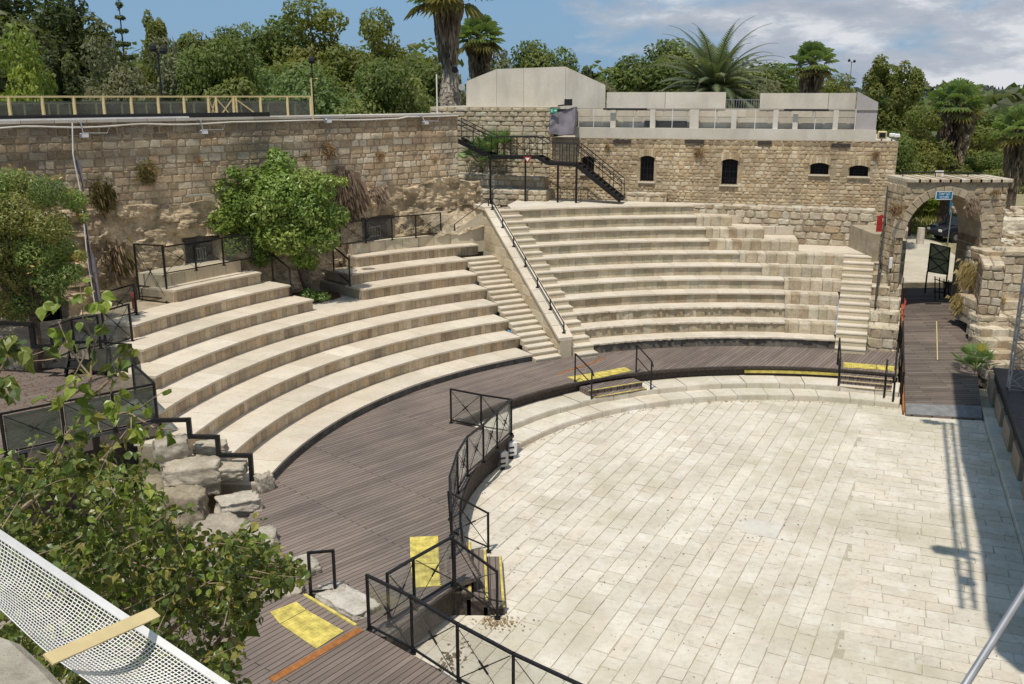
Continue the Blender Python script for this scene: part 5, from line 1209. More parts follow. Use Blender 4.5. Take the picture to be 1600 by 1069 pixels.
#TREES
# ------------------------------------------------------------------ vegetation
def rdir(r):
    z = r.uniform(-1, 1); a = r.uniform(0, 6.2832); q = math.sqrt(1-z*z); return Vector((q*math.cos(a), q*math.sin(a), z))
def leaf_card(m, p, n, s, col, r, asp=.55):
    t = n.cross(rdir(r)); t = t.normalized() if t.length > .01 else Vector((1, 0, 0)); b = n.cross(t)*s*asp; t = t*s
    f = n*s*.18
    m.add([p-t, p+b-f, p+t, p-b-f], [(0, 1, 2), (0, 2, 3)], col)
def crown(m, blobs, n, leaf, pal, seed, up=.35, asp=.55, dens=None, hollow=.55):
    r = random.Random(seed); tot = sum(b[1]**2 for b in blobs); nb = 0
    for c, rad, *sq in blobs:
        k = int(n*rad*rad/tot); base = pick(pal, r, .1); sz = sq[0] if sq else .8
        for _ in range(k):
            d = rdir(r); q = rad*(hollow+(1-hollow)*r.random()**.45)*(1+.18*noise.noise(d*2.3+Vector((nb*3.1, 0, 0))))
            p = Vector(c)+Vector((d.x*q, d.y*q, d.z*q*sz))
            nn = (d+rdir(r)*.9+Vector((0, 0, up))).normalized()
            cc = jit(base, .16, r)
            leaf_card(m, p, nn, leaf*r.uniform(.6, 1.25), cc, r, asp)
        nb += 1
def limbs(m, base, blobs, r0, seed, col=(1, 1, 1)):
    r = random.Random(seed); base = Vector(base); tops = sorted(blobs, key=lambda b: -b[1])[:9]
    ctr = sum((Vector(b[0]) for b in blobs), Vector())/len(blobs); fork = base.lerp(ctr, .45); fork.x = base.x*.6+ctr.x*.4
    m.tube([base, base.lerp(fork, .5)+Vector((r.uniform(-.1, .1), r.uniform(-.1, .1), 0)), fork], [r0, r0*.8, r0*.65], 8, col)
    for b in tops:
        c = Vector(b[0]); md = fork.lerp(c, .5)+rdir(r)*.12*b[1]; m.tube([fork, md, c], [r0*.45, r0*.3, r0*.1], 5, col)
GREENS = {
 'broad': [(.10, .135, .035), (.12, .155, .042), (.08, .11, .03), (.14, .165, .05)],
 'pine': [(.13, .15, .035), (.11, .13, .032), (.155, .165, .045)],
 'darkpine': [(.055, .075, .028), (.07, .09, .032), (.085, .10, .038)],
 'olive': [(.12, .13, .075), (.14, .145, .085), (.1, .11, .062)],
 'locust': [(.115, .165, .055), (.135, .18, .062), (.10, .145, .05)],
 'light': [(.16, .2, .035), (.13, .175, .035)],
}
def proto(kind, seed, W_, H_, n, leaf, shape='round'):
    r = random.Random(seed); blobs = []
    if shape == 'round':
        for i in range(26):
            d = rdir(r); q = r.random()**.4*.72; z = .56+.42*d.z*q*1.25; blobs.append((Vector((d.x*q*W_/2, d.y*q*W_/2, min(.93, z)*H_)), W_*r.uniform(.14, .22), .8))
    elif shape == 'umbrella':
        for i in range(30):
            a = r.uniform(0, 6.28); q = math.sqrt(r.random())*.85; z = .93-.42*q*q-r.random()*.3; blobs.append((Vector((math.cos(a)*q*W_/2, math.sin(a)*q*W_/2, z*H_)), W_*r.uniform(.1, .17), .62))
    elif shape == 'column':
        for i in range(26):
            z = r.uniform(.12, .96); q = (1-z)**.6*.75+.12; a = r.uniform(0, 6.28); blobs.append((Vector((math.cos(a)*q*W_/2*.7, math.sin(a)*q*W_/2*.7, z*H_)), W_*r.uniform(.12, .2)*(1.15-z*.6), 1.25))
    elif shape == 'spire':
        for i in range(13):
            z = .2+.78*i/12; q = (1-z)*.85+.05
            for k in range(5): a = k*1.2566+i*.7+r.uniform(-.2, .2); blobs.append((Vector((math.cos(a)*q*W_/2*.75, math.sin(a)*q*W_/2*.75, z*H_)), W_*.11*(1.4-z), .45))
        blobs.append((Vector((0, 0, .97*H_)), W_*.05, 2))
    m = MB(); crown(m, blobs, int(n*1.5), leaf*.86, [(c[0]*1.42, c[1]*1.36, c[2]*1.3) for c in GREENS[kind]], seed)
    mt = MB()
    if shape == 'spire': mt.tube([(0, 0, 0), (0, 0, H_*.97)], [.2, .03], 6)
    else: limbs(mt, (0, 0, 0), blobs, .028*H_, seed)
    o = thing('tree', (0, 0, 0), 'x', 'tree')
    c = m.build('crown', 'leaf', o); k = mt.build('trunk', 'bark', o)
    return o
PR = {}
for key, args in {'broad1': ('broad', 1, 8, 11, 9000, .2), 'broad2': ('broad', 2, 8, 11, 9000, .2), 'pineU': ('pine', 3, 9, 11, 9000, .17, 'umbrella'), 'pineC': ('pine', 4, 6, 11, 8000, .17, 'column'),
                  'dark1': ('darkpine', 5, 8, 12, 9000, .19), 'darkC': ('darkpine', 6, 5, 12, 7000, .18, 'column'), 'olive1': ('olive', 7, 7, 9, 8500, .17), 'olive2': ('olive', 8, 7, 9, 8500, .17),
                  'locust1': ('locust', 9, 9, 9, 11000, .17), 'light1': ('light', 10, 7, 8, 7000, .18), 'spire': ('darkpine', 11, 4, 12, 3500, .17, 'spire')}.items(): PR[key] = [proto(*args), args[2], args[3], False]
def put_tree(key, px, ytop, wpx, D, name, label, zb=G):
    pr, W_, H_, used = PR[key]
    p = atY(px, ytop-6, D); h = p.z-zb; w = 1.3*wpx*D/F
    o = copy_tree(pr) if used else pr; PR[key][3] = True
    o.name = name; o.location = (p.x, D, zb); o.scale = (w/W_, w/W_, h/H_); o.rotation_euler = (0, 0, rnd.uniform(0, 6.28))
    o['label'] = label; o['category'] = 'tree'; o['group'] = 'trees behind the fortress'
TL = [('dark1', 0, -75, 250, 62, 'pine_tree', 'tall dark pine filling the top left corner of the view'),
 ('dark1', 95, -40, 150, 66, 'pine_tree', 'tall dark pine second from the left corner, its top beyond the frame'),
 ('light1', 18, 58, 125, 47, 'tree', 'low bright green tree behind the left end of the beige fence'),
 ('darkC', 82, 30, 90, 52, 'tree', 'dark bushy tree right of the low bright green tree at left'),
 ('olive1', 140, 62, 120, 58, 'olive_tree', 'grey green olive tree leftmost behind the beige fence'),
 ('spire', 185, 6, 62, 78, 'pine_tree', 'small spire shaped conifer with open whorls above the olive trees'),
 ('pineC', 236, 26, 70, 74, 'pine_tree', 'slim ragged pine beside the small spire shaped conifer'),
 ('olive2', 205, 64, 120, 56, 'olive_tree', 'grey green olive tree directly under the spire shaped conifer'),
 ('olive1', 272, 62, 120, 60, 'olive_tree', 'grey green olive tree under the slim ragged pine'),
 ('broad1', 322, 14, 110, 82, 'tree', 'tall green tree with pointed crown left of the twin round tops'),
 ('broad2', 338, 58, 120, 57, 'tree', 'mid green tree behind the black lamp post with two heads'),
 ('broad2', 415, 26, 120, 84, 'tree', 'rounded tree on the skyline left of the big umbrella pine'),
 ('locust1', 408, 55, 190, 62, 'locust_tree', 'broad feathery pale green tree above the beige gate frame'),
 ('locust1', 520, 62, 200, 54, 'locust_tree', 'broad feathery pale green tree right of the beige fence end'),
 ('pineU', 505, -4, 185, 82, 'pine_tree', 'big yellowish umbrella pine highest on the skyline'),
 ('pineU', 600, 12, 130, 80, 'pine_tree', 'smaller umbrella pine right of the highest one'),
 ('broad1', 640, 62, 120, 66, 'tree', 'dark green tree sloping down towards the tall shaggy palm'),
 ('olive2', 680, 76, 90, 74, 'tree', 'brownish green tree just left of the tall shaggy palm'),
 ('broad2', 600, 92, 130, 50, 'tree', 'low dark green tree left of the tall shaggy palm'),
 ('broad1', 660, 112, 100, 52, 'tree', 'lowest dark green bushy tree at the foot of the shaggy palm'),
 ('olive1', 790, 78, 100, 84, 'tree', 'grey green tree behind the concrete block left edge'),
 ('broad2', 850, 64, 100, 80, 'tree', 'green tree topping the skyline behind the concrete block'),
 ('darkC', 905, 76, 70, 76, 'tree', 'dark pointed tree behind the sloping roof of the concrete block'),
 ('olive2', 942, 98, 80, 68, 'tree', 'low grey tree just right of the concrete block'),
 ('broad1', 1000, 60, 130, 78, 'tree', 'round glossy green tree left of the big date palm'),
 ('broad2', 1075, 62, 130, 86, 'tree', 'green tree directly behind the big date palm'),
 ('broad1', 1180, 78, 130, 84, 'tree', 'green tree right behind the big date palm fronds'),
 ('olive2', 1215, 100, 80, 74, 'tree', 'low grey green tree between date palm and fan palm'),
 ('pineU', 1318, 118, 110, 95, 'pine_tree', 'low yellowish pine right of the fan palm on the roofline'),
 ('pineC', 1382, 96, 100, 62, 'pine_tree', 'tallest ragged pine beyond the right end of the gallery'),
 ('pineC', 1424, 104, 80, 60, 'pine_tree', 'slim ragged pine right of the tallest one by the gallery end'),
 ('pineU', 1440, 168, 110, 56, 'pine_tree', 'low spreading pine below the two ragged pines at right'),
 ('broad2', 1400, 205, 80, 51, 'tree', 'small green tree just beyond the right corner of the fortress'),
 ('broad1', 1550, 160, 120, 84, 'tree', 'dark green tree between the two fan palms at the far right'),
 ('pineU', 1550, 200, 150, 66, 'pine_tree', 'low spreading pine at the far right below the hills'),
 ('broad2', 1525, 240, 90, 58, 'tree', 'small bushy tree right of the thick shaggy fan palm'),
 ('light1', 1450, 296, 90, 66, 'tree', 'bright green bushy tree seen through the gate arch'),
 ('broad1', 1510, 290, 70, 72, 'tree', 'darker green tree at right seen through the gate arch')]
for a in TL: put_tree(*a)
# far woodland as one mass
m = MB(); r = random.Random(5)
for i in range(520):
    D = 92+r.random()**1.6*420; px = r.uniform(-300, 2100); x = (px-800)/F*D; s = r.uniform(2.2, 4.2); base = pick(GREENS['broad']+GREENS['darkpine']+GREENS['olive'], r); zt = r.uniform(.8, 1.3)
    hh = (8.3+r.uniform(-1, 1.8)) if D < 200 else 9.5
    for k in range(46):
        d = rdir(r); p = Vector((x, D, G+hh*.55))+Vector((d.x*s, d.y*s, d.z*hh*.5)); leaf_card(m, p, (d+rdir(r)*.6).normalized(), .75*r.uniform(.6, 1.3), jit(base, .15, r), r, .8)
for i in range(150):
    D = r.uniform(92, 135); px = r.uniform(-200, 690) if i < 110 else r.uniform(770, 1220); x = (px-800)/F*D; s = r.uniform(2.4, 3.8); base = pick(GREENS['broad']+GREENS['olive']+GREENS['pine'], r); yt = (62 if px < 690 else 92)+r.uniform(-8, 30); hh = CH+(140-yt)/F*D-G
    for k in range(170):
        d = rdir(r); p = Vector((x, D, G+hh-s*.8))+Vector((d.x*s, d.y*s, d.z*s*.85-abs(r.gauss(0, 1.2)))); leaf_card(m, p, (d+rdir(r)*.6).normalized(), .42*r.uniform(.6, 1.3), jit(base, .18, r), r, .7)
m.build('woodland', 'leaf', label='distant dark green woodland behind the nearer trees', cat='woodland', kind='stuff')
m = MB()
for i in range(900):
    x = r.uniform(400, 1500); y = r.uniform(850, 1420); z = zh2(x, y); s = r.uniform(5, 12)
    for k in range(5): d = rdir(r); leaf_card(m, Vector((x+d.x*s, y+d.y*s, z+3+d.z*3)), (d+Vector((0, -.5, .5))).normalized(), s*.5, pick(HP, r, .2), r, .6)
m.build('hill_scrub', 'leaf', label='scrub and woods covering the far hills at right', cat='scrub', kind='stuff')
for i, (px, py, w_) in enumerate(((1590, 143, 30), (1500, 145, 10), (1572, 146, 12))):
    p = atY(px, py+2, 1300); m = MB(); m.box((p.x, p.y, p.z), (w_*.9, 10, 5), .1, (.6, .58, .54)); m.box((p.x, p.y, p.z+3), (w_*.8, 9, 1.2), .1, (.35, .2, .15))
    m.build('far_house', 'attr', label=['long pale house on the crest of the far hills at the right edge', 'tiny pale house on the far hills left of the others', 'small pale house on the far hills next to the long one'][i], cat='house')
# palms
def fan_palm(name, label, base, zc, crown_r, trunk_r, nf, skirt, seed, parent_mat='leaf', fl=1.0, skirt_r=1.0):
    r = random.Random(seed); base = Vector(base); c = Vector((base.x, base.y, zc)); t = thing(name, base, label, 'palm', 'fan palms')
    m = MB(); m.tube([base, base.lerp(c, .3), base.lerp(c, .7), c], [trunk_r*1.3, trunk_r, trunk_r*.9, trunk_r*.8], 10); m.build('trunk', 'bark', t)
    m = MB()
    for i in range(nf):
        a = i*2.39996+r.uniform(-.2, .2); el = R(82-118*(i/nf)+r.uniform(-8, 8)); d = Vector((math.cos(a)*math.cos(el), math.sin(a)*math.cos(el), math.sin(el)))
        L_ = crown_r*.62*r.uniform(.85, 1.1); tip = c+d*L_+Vector((0, 0, -.12*L_)); m.tube([c, c+d*L_*.6, tip], [.03*fl, .025*fl, .02*fl], 4, (.12, .14, .04))
        side_ = d.cross(Vector((0, 0, 1))).normalized() if abs(d.z) < .98 else Vector((1, 0, 0)); upv = side_.cross(d).normalized(); col = pick([(.25, .32, .11), (.29, .36, .13), (.21, .28, .09)], r)
        if el < R(-15): col = pick([(.25, .22, .08), (.18, .17, .06)], r)
        nb = 12; fr_ = crown_r*.5*r.uniform(.85, 1.1)
        for k in range(nb):
            b = R(-105+210*k/(nb-1)); e = (d*math.cos(b)+side_*math.sin(b)+upv*.12*math.cos(b)).normalized(); w = fr_*.075
            q = side_*math.cos(b)-d*math.sin(b); mid = tip+e*fr_*.6; end = tip+e*fr_+Vector((0, 0, -fr_*.32))
            m.add([tip, mid+q*w, end, mid-q*w], [(0, 1, 2), (0, 2, 3)], jit(col, .12, r))
    m.build('crown', parent_mat, t)
    if skirt:
        m = MB(); z1 = zc-.1*crown_r; z0 = zc-skirt
        for i in range(int(520*skirt/3)):
            a = r.uniform(0, 6.28); z = z1-(z1-z0)*r.random()**1.2; w = trunk_r*(1+.3*r.random()); fl_ = (z-z0)/(z1-z0+.01); out = trunk_r*.9+skirt_r*crown_r*.28*(.35+.65*fl_)*r.uniform(.5, 1.1); ln = crown_r*r.uniform(.3, .6)
            p = Vector((c.x+math.cos(a)*w, c.y+math.sin(a)*w, z)); q = Vector((c.x+math.cos(a)*out, c.y+math.sin(a)*out, z-ln*.5)); e = Vector((c.x+math.cos(a+r.uniform(-.15, .15))*out*.92, c.y+math.sin(a)*out*.92, z-ln)); s = Vector((-math.sin(a), math.cos(a), 0))*crown_r*.035
            m.add([p, q+s, e, q-s], [(0, 1, 2), (0, 2, 3)], pick([(.28, .22, .16), (.36, .3, .225), (.2, .155, .115), (.42, .35, .27)], r))
        m.build('dead_frond_skirt', 'dry', t)
    return t
def PB(px, D, zb=G): p = atY(px, 200, D); return (p.x, p.y, zb)
fan_palm('fan_palm', 'tallest shaggy fan palm cut by the top of the frame left of the concrete block', PB(702, 58), atY(705, -22, 58).z, 2.5, .42, 42, 3.5, 1, skirt_r=.8)
m = MB(); r = random.Random(8); c = Vector(PB(702, 58))
fan_palm('fan_palm', 'bushy fan palm behind the tallest shaggy one', PB(750, 74), atY(752, 56, 74).z, 1.85, .3, 48, 3.8, 2, skirt_r=1.5)
fan_palm('fan_palm', 'fan palm rising above the right gallery parapet', PB(1262, 70), atY(1262, 98, 70).z, 1.75, .28, 34, 3.0, 3, skirt_r=1.4)
fan_palm('fan_palm', 'thick shaggy fan palm right of the fortress corner', PB(1492, 56), atY(1495, 160, 56).z, 1.6, .34, 38, 4.6, 4, skirt_r=1.9)
fan_palm('fan_palm', 'fan palm cut by the right edge of the frame', PB(1594, 50), atY(1592, 200, 50).z, 1.5, .28, 34, 2.6, 6, skirt_r=1.2)
# shaggy lower trunk of the tall palm
t = [o for o in COL.objects if o.get('label', '').startswith('tallest shaggy')][0]
m = MB()
for i in range(900):
    z = r.uniform(9.2, 12.0); a = r.uniform(0, 6.28); out = .5+.3*(12.0-z)/2.8; p = Vector((c.x+.1+math.cos(a)*out*.8, c.y+math.sin(a)*out*.8, z)); e = Vector((c.x+.1+math.cos(a)*out*1.05, c.y+math.sin(a)*out*1.05, z-r.uniform(.5, 1.1))); s = Vector((-math.sin(a), math.cos(a), 0))*.07
    m.add([p-s*.5, p+s*.5, e+s, e-s], [(0, 1, 2, 3)], pick([(.38, .32, .26), (.44, .38, .31), (.28, .23, .18), (.5, .44, .37)], r))
m.build('shaggy_bark', 'dry', t)
for i, (x, y, lb) in enumerate(((699, 86, 'black speaker strapped to the shaggy palm trunk, upper left'), (711, 108, 'dark lamp on the shaggy palm trunk'), (722, 135, 'white lamp beside the shaggy palm trunk'))):
    p = atY(x, y, 56.7); t3 = thing('lamp', p, lb, 'lamp'); m = MB(); m.tube([p, p+Vector((0, -.25, -.05))], [.12, .2], 8); m.build('lamp_head', 'black' if i < 2 else 'white', t3); m = MB(); m.bar(p+Vector((0, .1, 0)), p+Vector((0, .7, -.05)), .06); m.build('arm', 'steel', t3)
# date palm
def date_palm():
    r = random.Random(12); D = 64; b = Vector(PB(1113, D)); c = Vector((b.x, b.y, atY(1113, 138, D).z)); t = thing('date_palm', b, 'big date palm with long arching fronds behind the gallery roof', 'palm')
    m = MB(); m.tube([b, c], [.5, .42], 10); m.build('trunk', 'bark', t); m = MB()
    for i in range(104):
        a = i*2.39996+r.uniform(-.2, .2); el = R(86-92*(i/66)**.8+r.uniform(-6, 6)); L_ = r.uniform(4.7, 5.8); P = []
        for k in range(13):
            s = k/12; e = el-R(62)*s**1.7; 
            if k == 0: p = c.copy()
            else: p = P[-1]+Vector((math.cos(a)*math.cos(e), math.sin(a)*math.cos(e), math.sin(e)))*L_/12
            P.append(p)
        m.tube(P, [.04-.0025*k for k in range(13)], 4, (.14, .14, .06)); col = pick([(.16, .195, .10), (.185, .215, .12), (.13, .16, .08)], r); S = Vector((-math.sin(a), math.cos(a), 0))
        for k in range(2, 13):
            for h in (0, .33, .67):
                if k == 12 and h: continue
                p = P[k-1].lerp(P[k], h) if k else P[0]; dd = (P[k]-P[k-1]).normalized(); ll = .8*math.sin(math.pi*min(1, .18+(k+h)/14))
                for sg in (-1, 1):
                    e = (S*sg*.75+dd*.75+Vector((0, 0, -.1))).normalized(); n_2 = dd*.075; m.add([p-n_2, p+n_2, p+e*ll+Vector((0, 0, -.1*ll))], [(0, 1, 2)], jit(col, .14, r))
    m.build('crown', 'leafg', t)
    m = MB(); blobs = [(c+Vector((x, -.6, z)), .75, .7) for x, z in ((-1, -.5), (0, -.7), (1, -.6), (1.7, -.8))]; crown(m, blobs, 1300, .13, GREENS['locust'], 3); m.build('climbing_foliage', 'leaf', t)
date_palm()
# two trees inside the theatre
def px_tree(label, blobs_px, D, base, r0, n, leaf, pal, seed, asp=.6, extra=None, name='tree', dj=.5):
    r = random.Random(seed); blobs = []
    for x, y, rad in blobs_px: p = atY(x, y, D+r.uniform(-dj, dj)); blobs.append((p, rad, .85))
    for x, y, rad in blobs_px: p = atY(x+r.uniform(-20, 20), y+r.uniform(-12, 12), D+r.uniform(.3, 1.3)*dj*2); blobs.append((p, rad*.9, .8))
    t = thing(name, base, label, 'tree'); m = MB(); crown(m, blobs, n, leaf, pal, seed, up=.4, asp=asp, hollow=.35)
    if extra: extra(m, blobs, r)
    m.build('crown', 'leafg', t); m = MB(); limbs(m, base, blobs, r0, seed); m.build('trunk', 'bark', t); return t
px_tree('round bushy green tree growing in the gap of the left benches', [(440, 300, 1.0), (400, 330, 1.0), (480, 335, 1.0), (440, 360, 1.0), (505, 300, .5), (440, 258, .6), (400, 282, .65), (478, 284, .65), (352, 296, .5), (375, 320, .7), (425, 322, .8), (475, 325, .8), (522, 338, .6), (350, 345, .6), (395, 365, .8), (450, 370, .85), (505, 372, .65), (362, 385, .45), (410, 400, .5), (470, 402, .5), (430, 240, .3), (340, 322, .35), (515, 262+20, .3), (365, 270, .3)],
        34.2, (-7.55, 34.9, LZ(4)+SL), .26, 30000, .085, [(.18, .26, .045), (.21, .30, .06), (.145, .22, .04), (.25, .32, .075)], 21, asp=.5)
def pods(m, blobs, r):
    for i in range(420):
        b = r.choice(blobs); d = rdir(r); p = b[0]+d*b[1]*r.uniform(.8, 1.05); leaf_card(m, p, rdir(r), .07, pick([(.34, .2, .05), (.3, .24, .06), (.4, .24, .07)], r), r, .6)
px_tree('feathery green tree with orange pods at the left edge before the fortress wall', [(20, 290, .6), (75, 298, .55), (-40, 300, .9), (115, 312, .38), (25, 335, .75), (75, 350, .6), (5, 385, .8), (60, 395, .7), (100, 395, .5), (112, 428, .38), (30, 430, .7), (80, 440, .55), (-40, 400, 1.0), (40, 468, .5), (85, 465, .35), (10, 475, .5), (130, 340, .18), (125, 400, .2)],
        26.4, (-14.3, 26.8, 2.2), .2, 42000, .062, [(.19, .26, .055), (.22, .28, .065), (.15, .21, .05), (.26, .27, .07)], 22, asp=.32, extra=pods)
# dry and green wall plants
def wall_bush(p, rad, n, pal, label, seed, droop=.5, cat='wall plant', mat='dry', name='wall_plant', wd=.006, nrm=QN):
    r = random.Random(seed); m = MB(); droop *= .6; rad *= .68; n = int(n*.5); pal = [(c[0]*1.7, c[1]*1.6, c[2]*1.5) for c in pal]; tn = Vector((-nrm.y, nrm.x, 0))
    for i in range(n):
        d = rdir(r); d = (d+nrm*.7).normalized(); L_ = rad*r.uniform(.5, 1.15); a = p+tn*r.gauss(0, .28)*rad+Vector((0, 0, r.gauss(-.25*droop, .3)))*rad; L_ *= .7; wd_ = wd*(.6 if rad > .9 else 1); b = a+d*L_*.45; c = a+d*L_*.7+Vector((0, 0, -droop*L_)); s = d.cross(rdir(r)).normalized()*wd*r.uniform(.5, 1.4)*(.55 if rad > .9 else 1)
        m.add([a, b+s, c, b-s], [(0, 1, 2), (0, 2, 3)], pick(pal, r, .2))
    return m.build(name, mat, label=label, cat=cat, group='plants growing on the old walls')
DRY = [(.22, .15, .09), (.28, .2, .12), (.16, .11, .07), (.3, .24, .15)]; DG = [(.13, .12, .05), (.1, .1, .04), (.2, .15, .07)]; GREY = [(.25, .2, .16), (.2, .16, .13), (.3, .25, .2)]
def qp(x, y, o=.1): u, z = hitQ(x, y, o); return ql(u, z, o)
for i, (x, y, rad, n, pal, dr, lb) in enumerate([(228, 268, .75, 900, DG, .4, 'large brown green dry bush high on the fortress wall, left of the round tree'), (512, 232, .6, 700, DRY, .5, 'brown dry bush on the wall above the round tree top right'), (535, 295, 1.5, 4600, [(.16, .125, .095), (.2, .16, .125), (.12, .095, .07)], 1.3, 'largest grey dry creeper hanging down the wall right of the round tree'), (594, 243, .5, 800, DRY, .2, 'round tufted dry bush alone on the wall right of the creeper'),
        (160, 300, .9, 900, DG, .9, 'olive dry creeper beside the hanging cables'), (180, 400, 1.1, 900, GREY+DG, 1.0, 'brown dry creeper low on the wall beside the cables'), (165, 440, .45, 300, [(.12, .15, .04), (.16, .17, .05)], .2, 'small green tuft low beside the hanging cloth'), (478, 243, .3, 260, DG, .3, 'small dry tuft just above the round tree'), (310, 250, .35, 200, DRY, .5, 'small sparse dry tuft above the greenish ledge'), (590, 300, .8, 700, GREY, 1.0, 'thin grey creeper under the round tufted bush'), (680, 250, .35, 250, DRY, .3, 'small brown tuft near the right end of the fortress wall')]):
    wall_bush(qp(x, y), rad, n, pal, lb, 40+i, dr)
def fp(x, y, o=.08): u, z = hitF(x, y, o); return fm(u, z, o)
wall_bush(fp(949, 229), .35, 260, DRY, 'small dry tuft on the building right of the draped speaker', 60, .7, nrm=FN); wall_bush(fp(1092, 236), .5, 320, DRY, 'dry tuft on the building between the two tall barred windows', 61, .9, nrm=FN); wall_bush(fp(1369, 240), .4, 360, DRY, 'dry tuft on the building near its right corner', 62, .4, nrm=FN)
AN = Vector((0, -1, 0)); wall_bush(atY(1400, 325, AY-.1), .55, 600, DRY, 'dry bush on the gateway left of the arch', 63, .8, nrm=AN); wall_bush(atY(1520, 318, AY-.1), .6, 700, GREY, 'dry bush on the gateway right of the arch', 64, .9, nrm=AN); wall_bush(atY(1555, 300, AY-.1), .35, 260, DRY, 'dry tuft on the right shoulder of the gateway', 65, .5, nrm=AN)
for i, (x, y, Y, rad, n) in enumerate(((1515, 425, 36.3, .9, 1500), (1500, 470, 36.0, .7, 1100))): wall_bush(atY(x, y, Y), rad, n, [(.3, .25, .12), (.22, .18, .08), (.36, .31, .17)], ['upper clump of dry grass hanging over the ramp from the right wall', 'lower clump of dry grass hanging over the ramp from the right wall'][i], 70+i, .9, nrm=Vector((-1, -.4, .2)))
wall_bush(atY(1567, 470, 34.6), .4, 260, [(.3, .26, .12), (.18, .2, .07)], 'dry yellow grass on the terrace steps right of the ramp', 75, .2, nrm=Vector((0, -.5, 1)))
def small_palm(base, size, nf, label, seed, yellow=0):
    r = random.Random(seed); base = Vector(base); t = thing('dwarf_palm', base, label, 'palm'); m = MB()
    for i in range(nf):
        a = i*2.39996; el = R(75-55*i/nf+r.uniform(-8, 8)); d = Vector((math.cos(a)*math.cos(el), math.sin(a)*math.cos(el), math.sin(el))); L_ = size*r.uniform(.5, .7); tip = base+d*L_; m.tube([base, tip], .012, 4, (.2, .26, .08))
        s_ = d.cross(Vector((0, 0, 1))).normalized(); uq = s_.cross(d); col = (.45, .36, .04) if i < yellow else pick([(.15, .24, .07), (.2, .3, .1), (.11, .18, .05)], r)
        for k in range(13):
            b = R(-75+150*k/12); e = (d*math.cos(b)+s_*math.sin(b)+uq*.1).normalized(); f_ = size*.5*r.uniform(.85, 1.1); w = f_*.05; q = s_*math.cos(b)-d*math.sin(b); mid = tip+e*f_*.6
            m.add([tip, mid+q*w, tip+e*f_+Vector((0, 0, -.1*f_)), mid-q*w], [(0, 1, 2), (0, 2, 3)], jit(col, .12, r))
    m.build('fronds', 'leafg', t); m = MB(); m.tube([base-Vector((0, 0, .25)), base+Vector((0, 0, .02))], [.12, .08], 7); m.build('stem', 'bark', t)
small_palm(at(1522, 590, .35)+Vector((0, 0, .3)), 1.0, 13, 'dwarf fan palm with a yellow frond beside the stage corner', 5, 1)
small_palm(sp(752, 262, .9), 1.5, 12, 'dwarf fan palm under the upper flight of the steel staircase', 6, 1)
small_palm(sp(775, 240, .5), 1.3, 12, 'dwarf fan palm behind the steel landing railing', 7)
m = MB(); crown(m, [(Vector((-7.6, 34.2, LZ(4)+.35)), .4, .7), (Vector((-7.1, 34.3, LZ(4)+.3)), .3, .6)], 900, .05, [(.1, .17, .04), (.13, .2, .05)], 9); m.build('shrub', 'leafg', label='small green shrub at the foot of the round tree', cat='shrub')
# lamp posts and poles
def lamp_post(px, ytop, D, zb, label, heads):
    p = atY(px, ytop, D); t = thing('lamp_post', (p.x, p.y, zb), label, 'lamp post'); m = MB(); m.tube([(p.x, p.y, zb), (p.x, p.y, p.z-.1)], [.04, .03], 6); m.build('pole', 'steel', t)
    for h in heads:
        m = MB(); c = Vector((p.x+h, p.y, p.z-.08*(1 if h > 0 else 0))); m.tube([(p.x, p.y, p.z-.25), (p.x+h*.6, p.y, p.z-.05), c], .02, 4); m.build('arm', 'steel', t)
        m = MB(); m.tube([c+Vector((0, 0, -.12)), c+Vector((0, 0, -.02)), c+Vector((0, 0, .1)), c+Vector((0, 0, .2))], [.1, .15, .13, .04], 10); m.build('lamp_head', 'black', t)
lamp_post(246, 76, 38, 9.2, 'black lamp post with two round heads behind the beige fence', (-.18, .22))
lamp_post(486.5, 92, 42, 9.2, 'black lamp post with one round head at the beige fence end', (.01,))
lamp_post(177, 72, 60, G, 'thin grey street lamp among the olive trees', (-.35,))
lamp_post(1331, 95, 110, G, 'thin lamp mast standing against the sky right of the fan palm', (-.3, .3))
p = atY(682, 116, 41.5); m = MB(); m.tube([(p.x, p.y, 9.3), tuple(p)], .03, 5); m.build('white_pole', 'white', label='thin white pole on the wall just left of the shaggy palm', cat='pole')
p = atY(486, 123, 36); m = MB(); m.tube([(p.x, p.y, 9.3), tuple(p), (p.x+.25, p.y, p.z)], .03, 5); m.build('hooked_pole', 'beige', label='beige hooked pole at the right end of the beige fence', cat='pole')
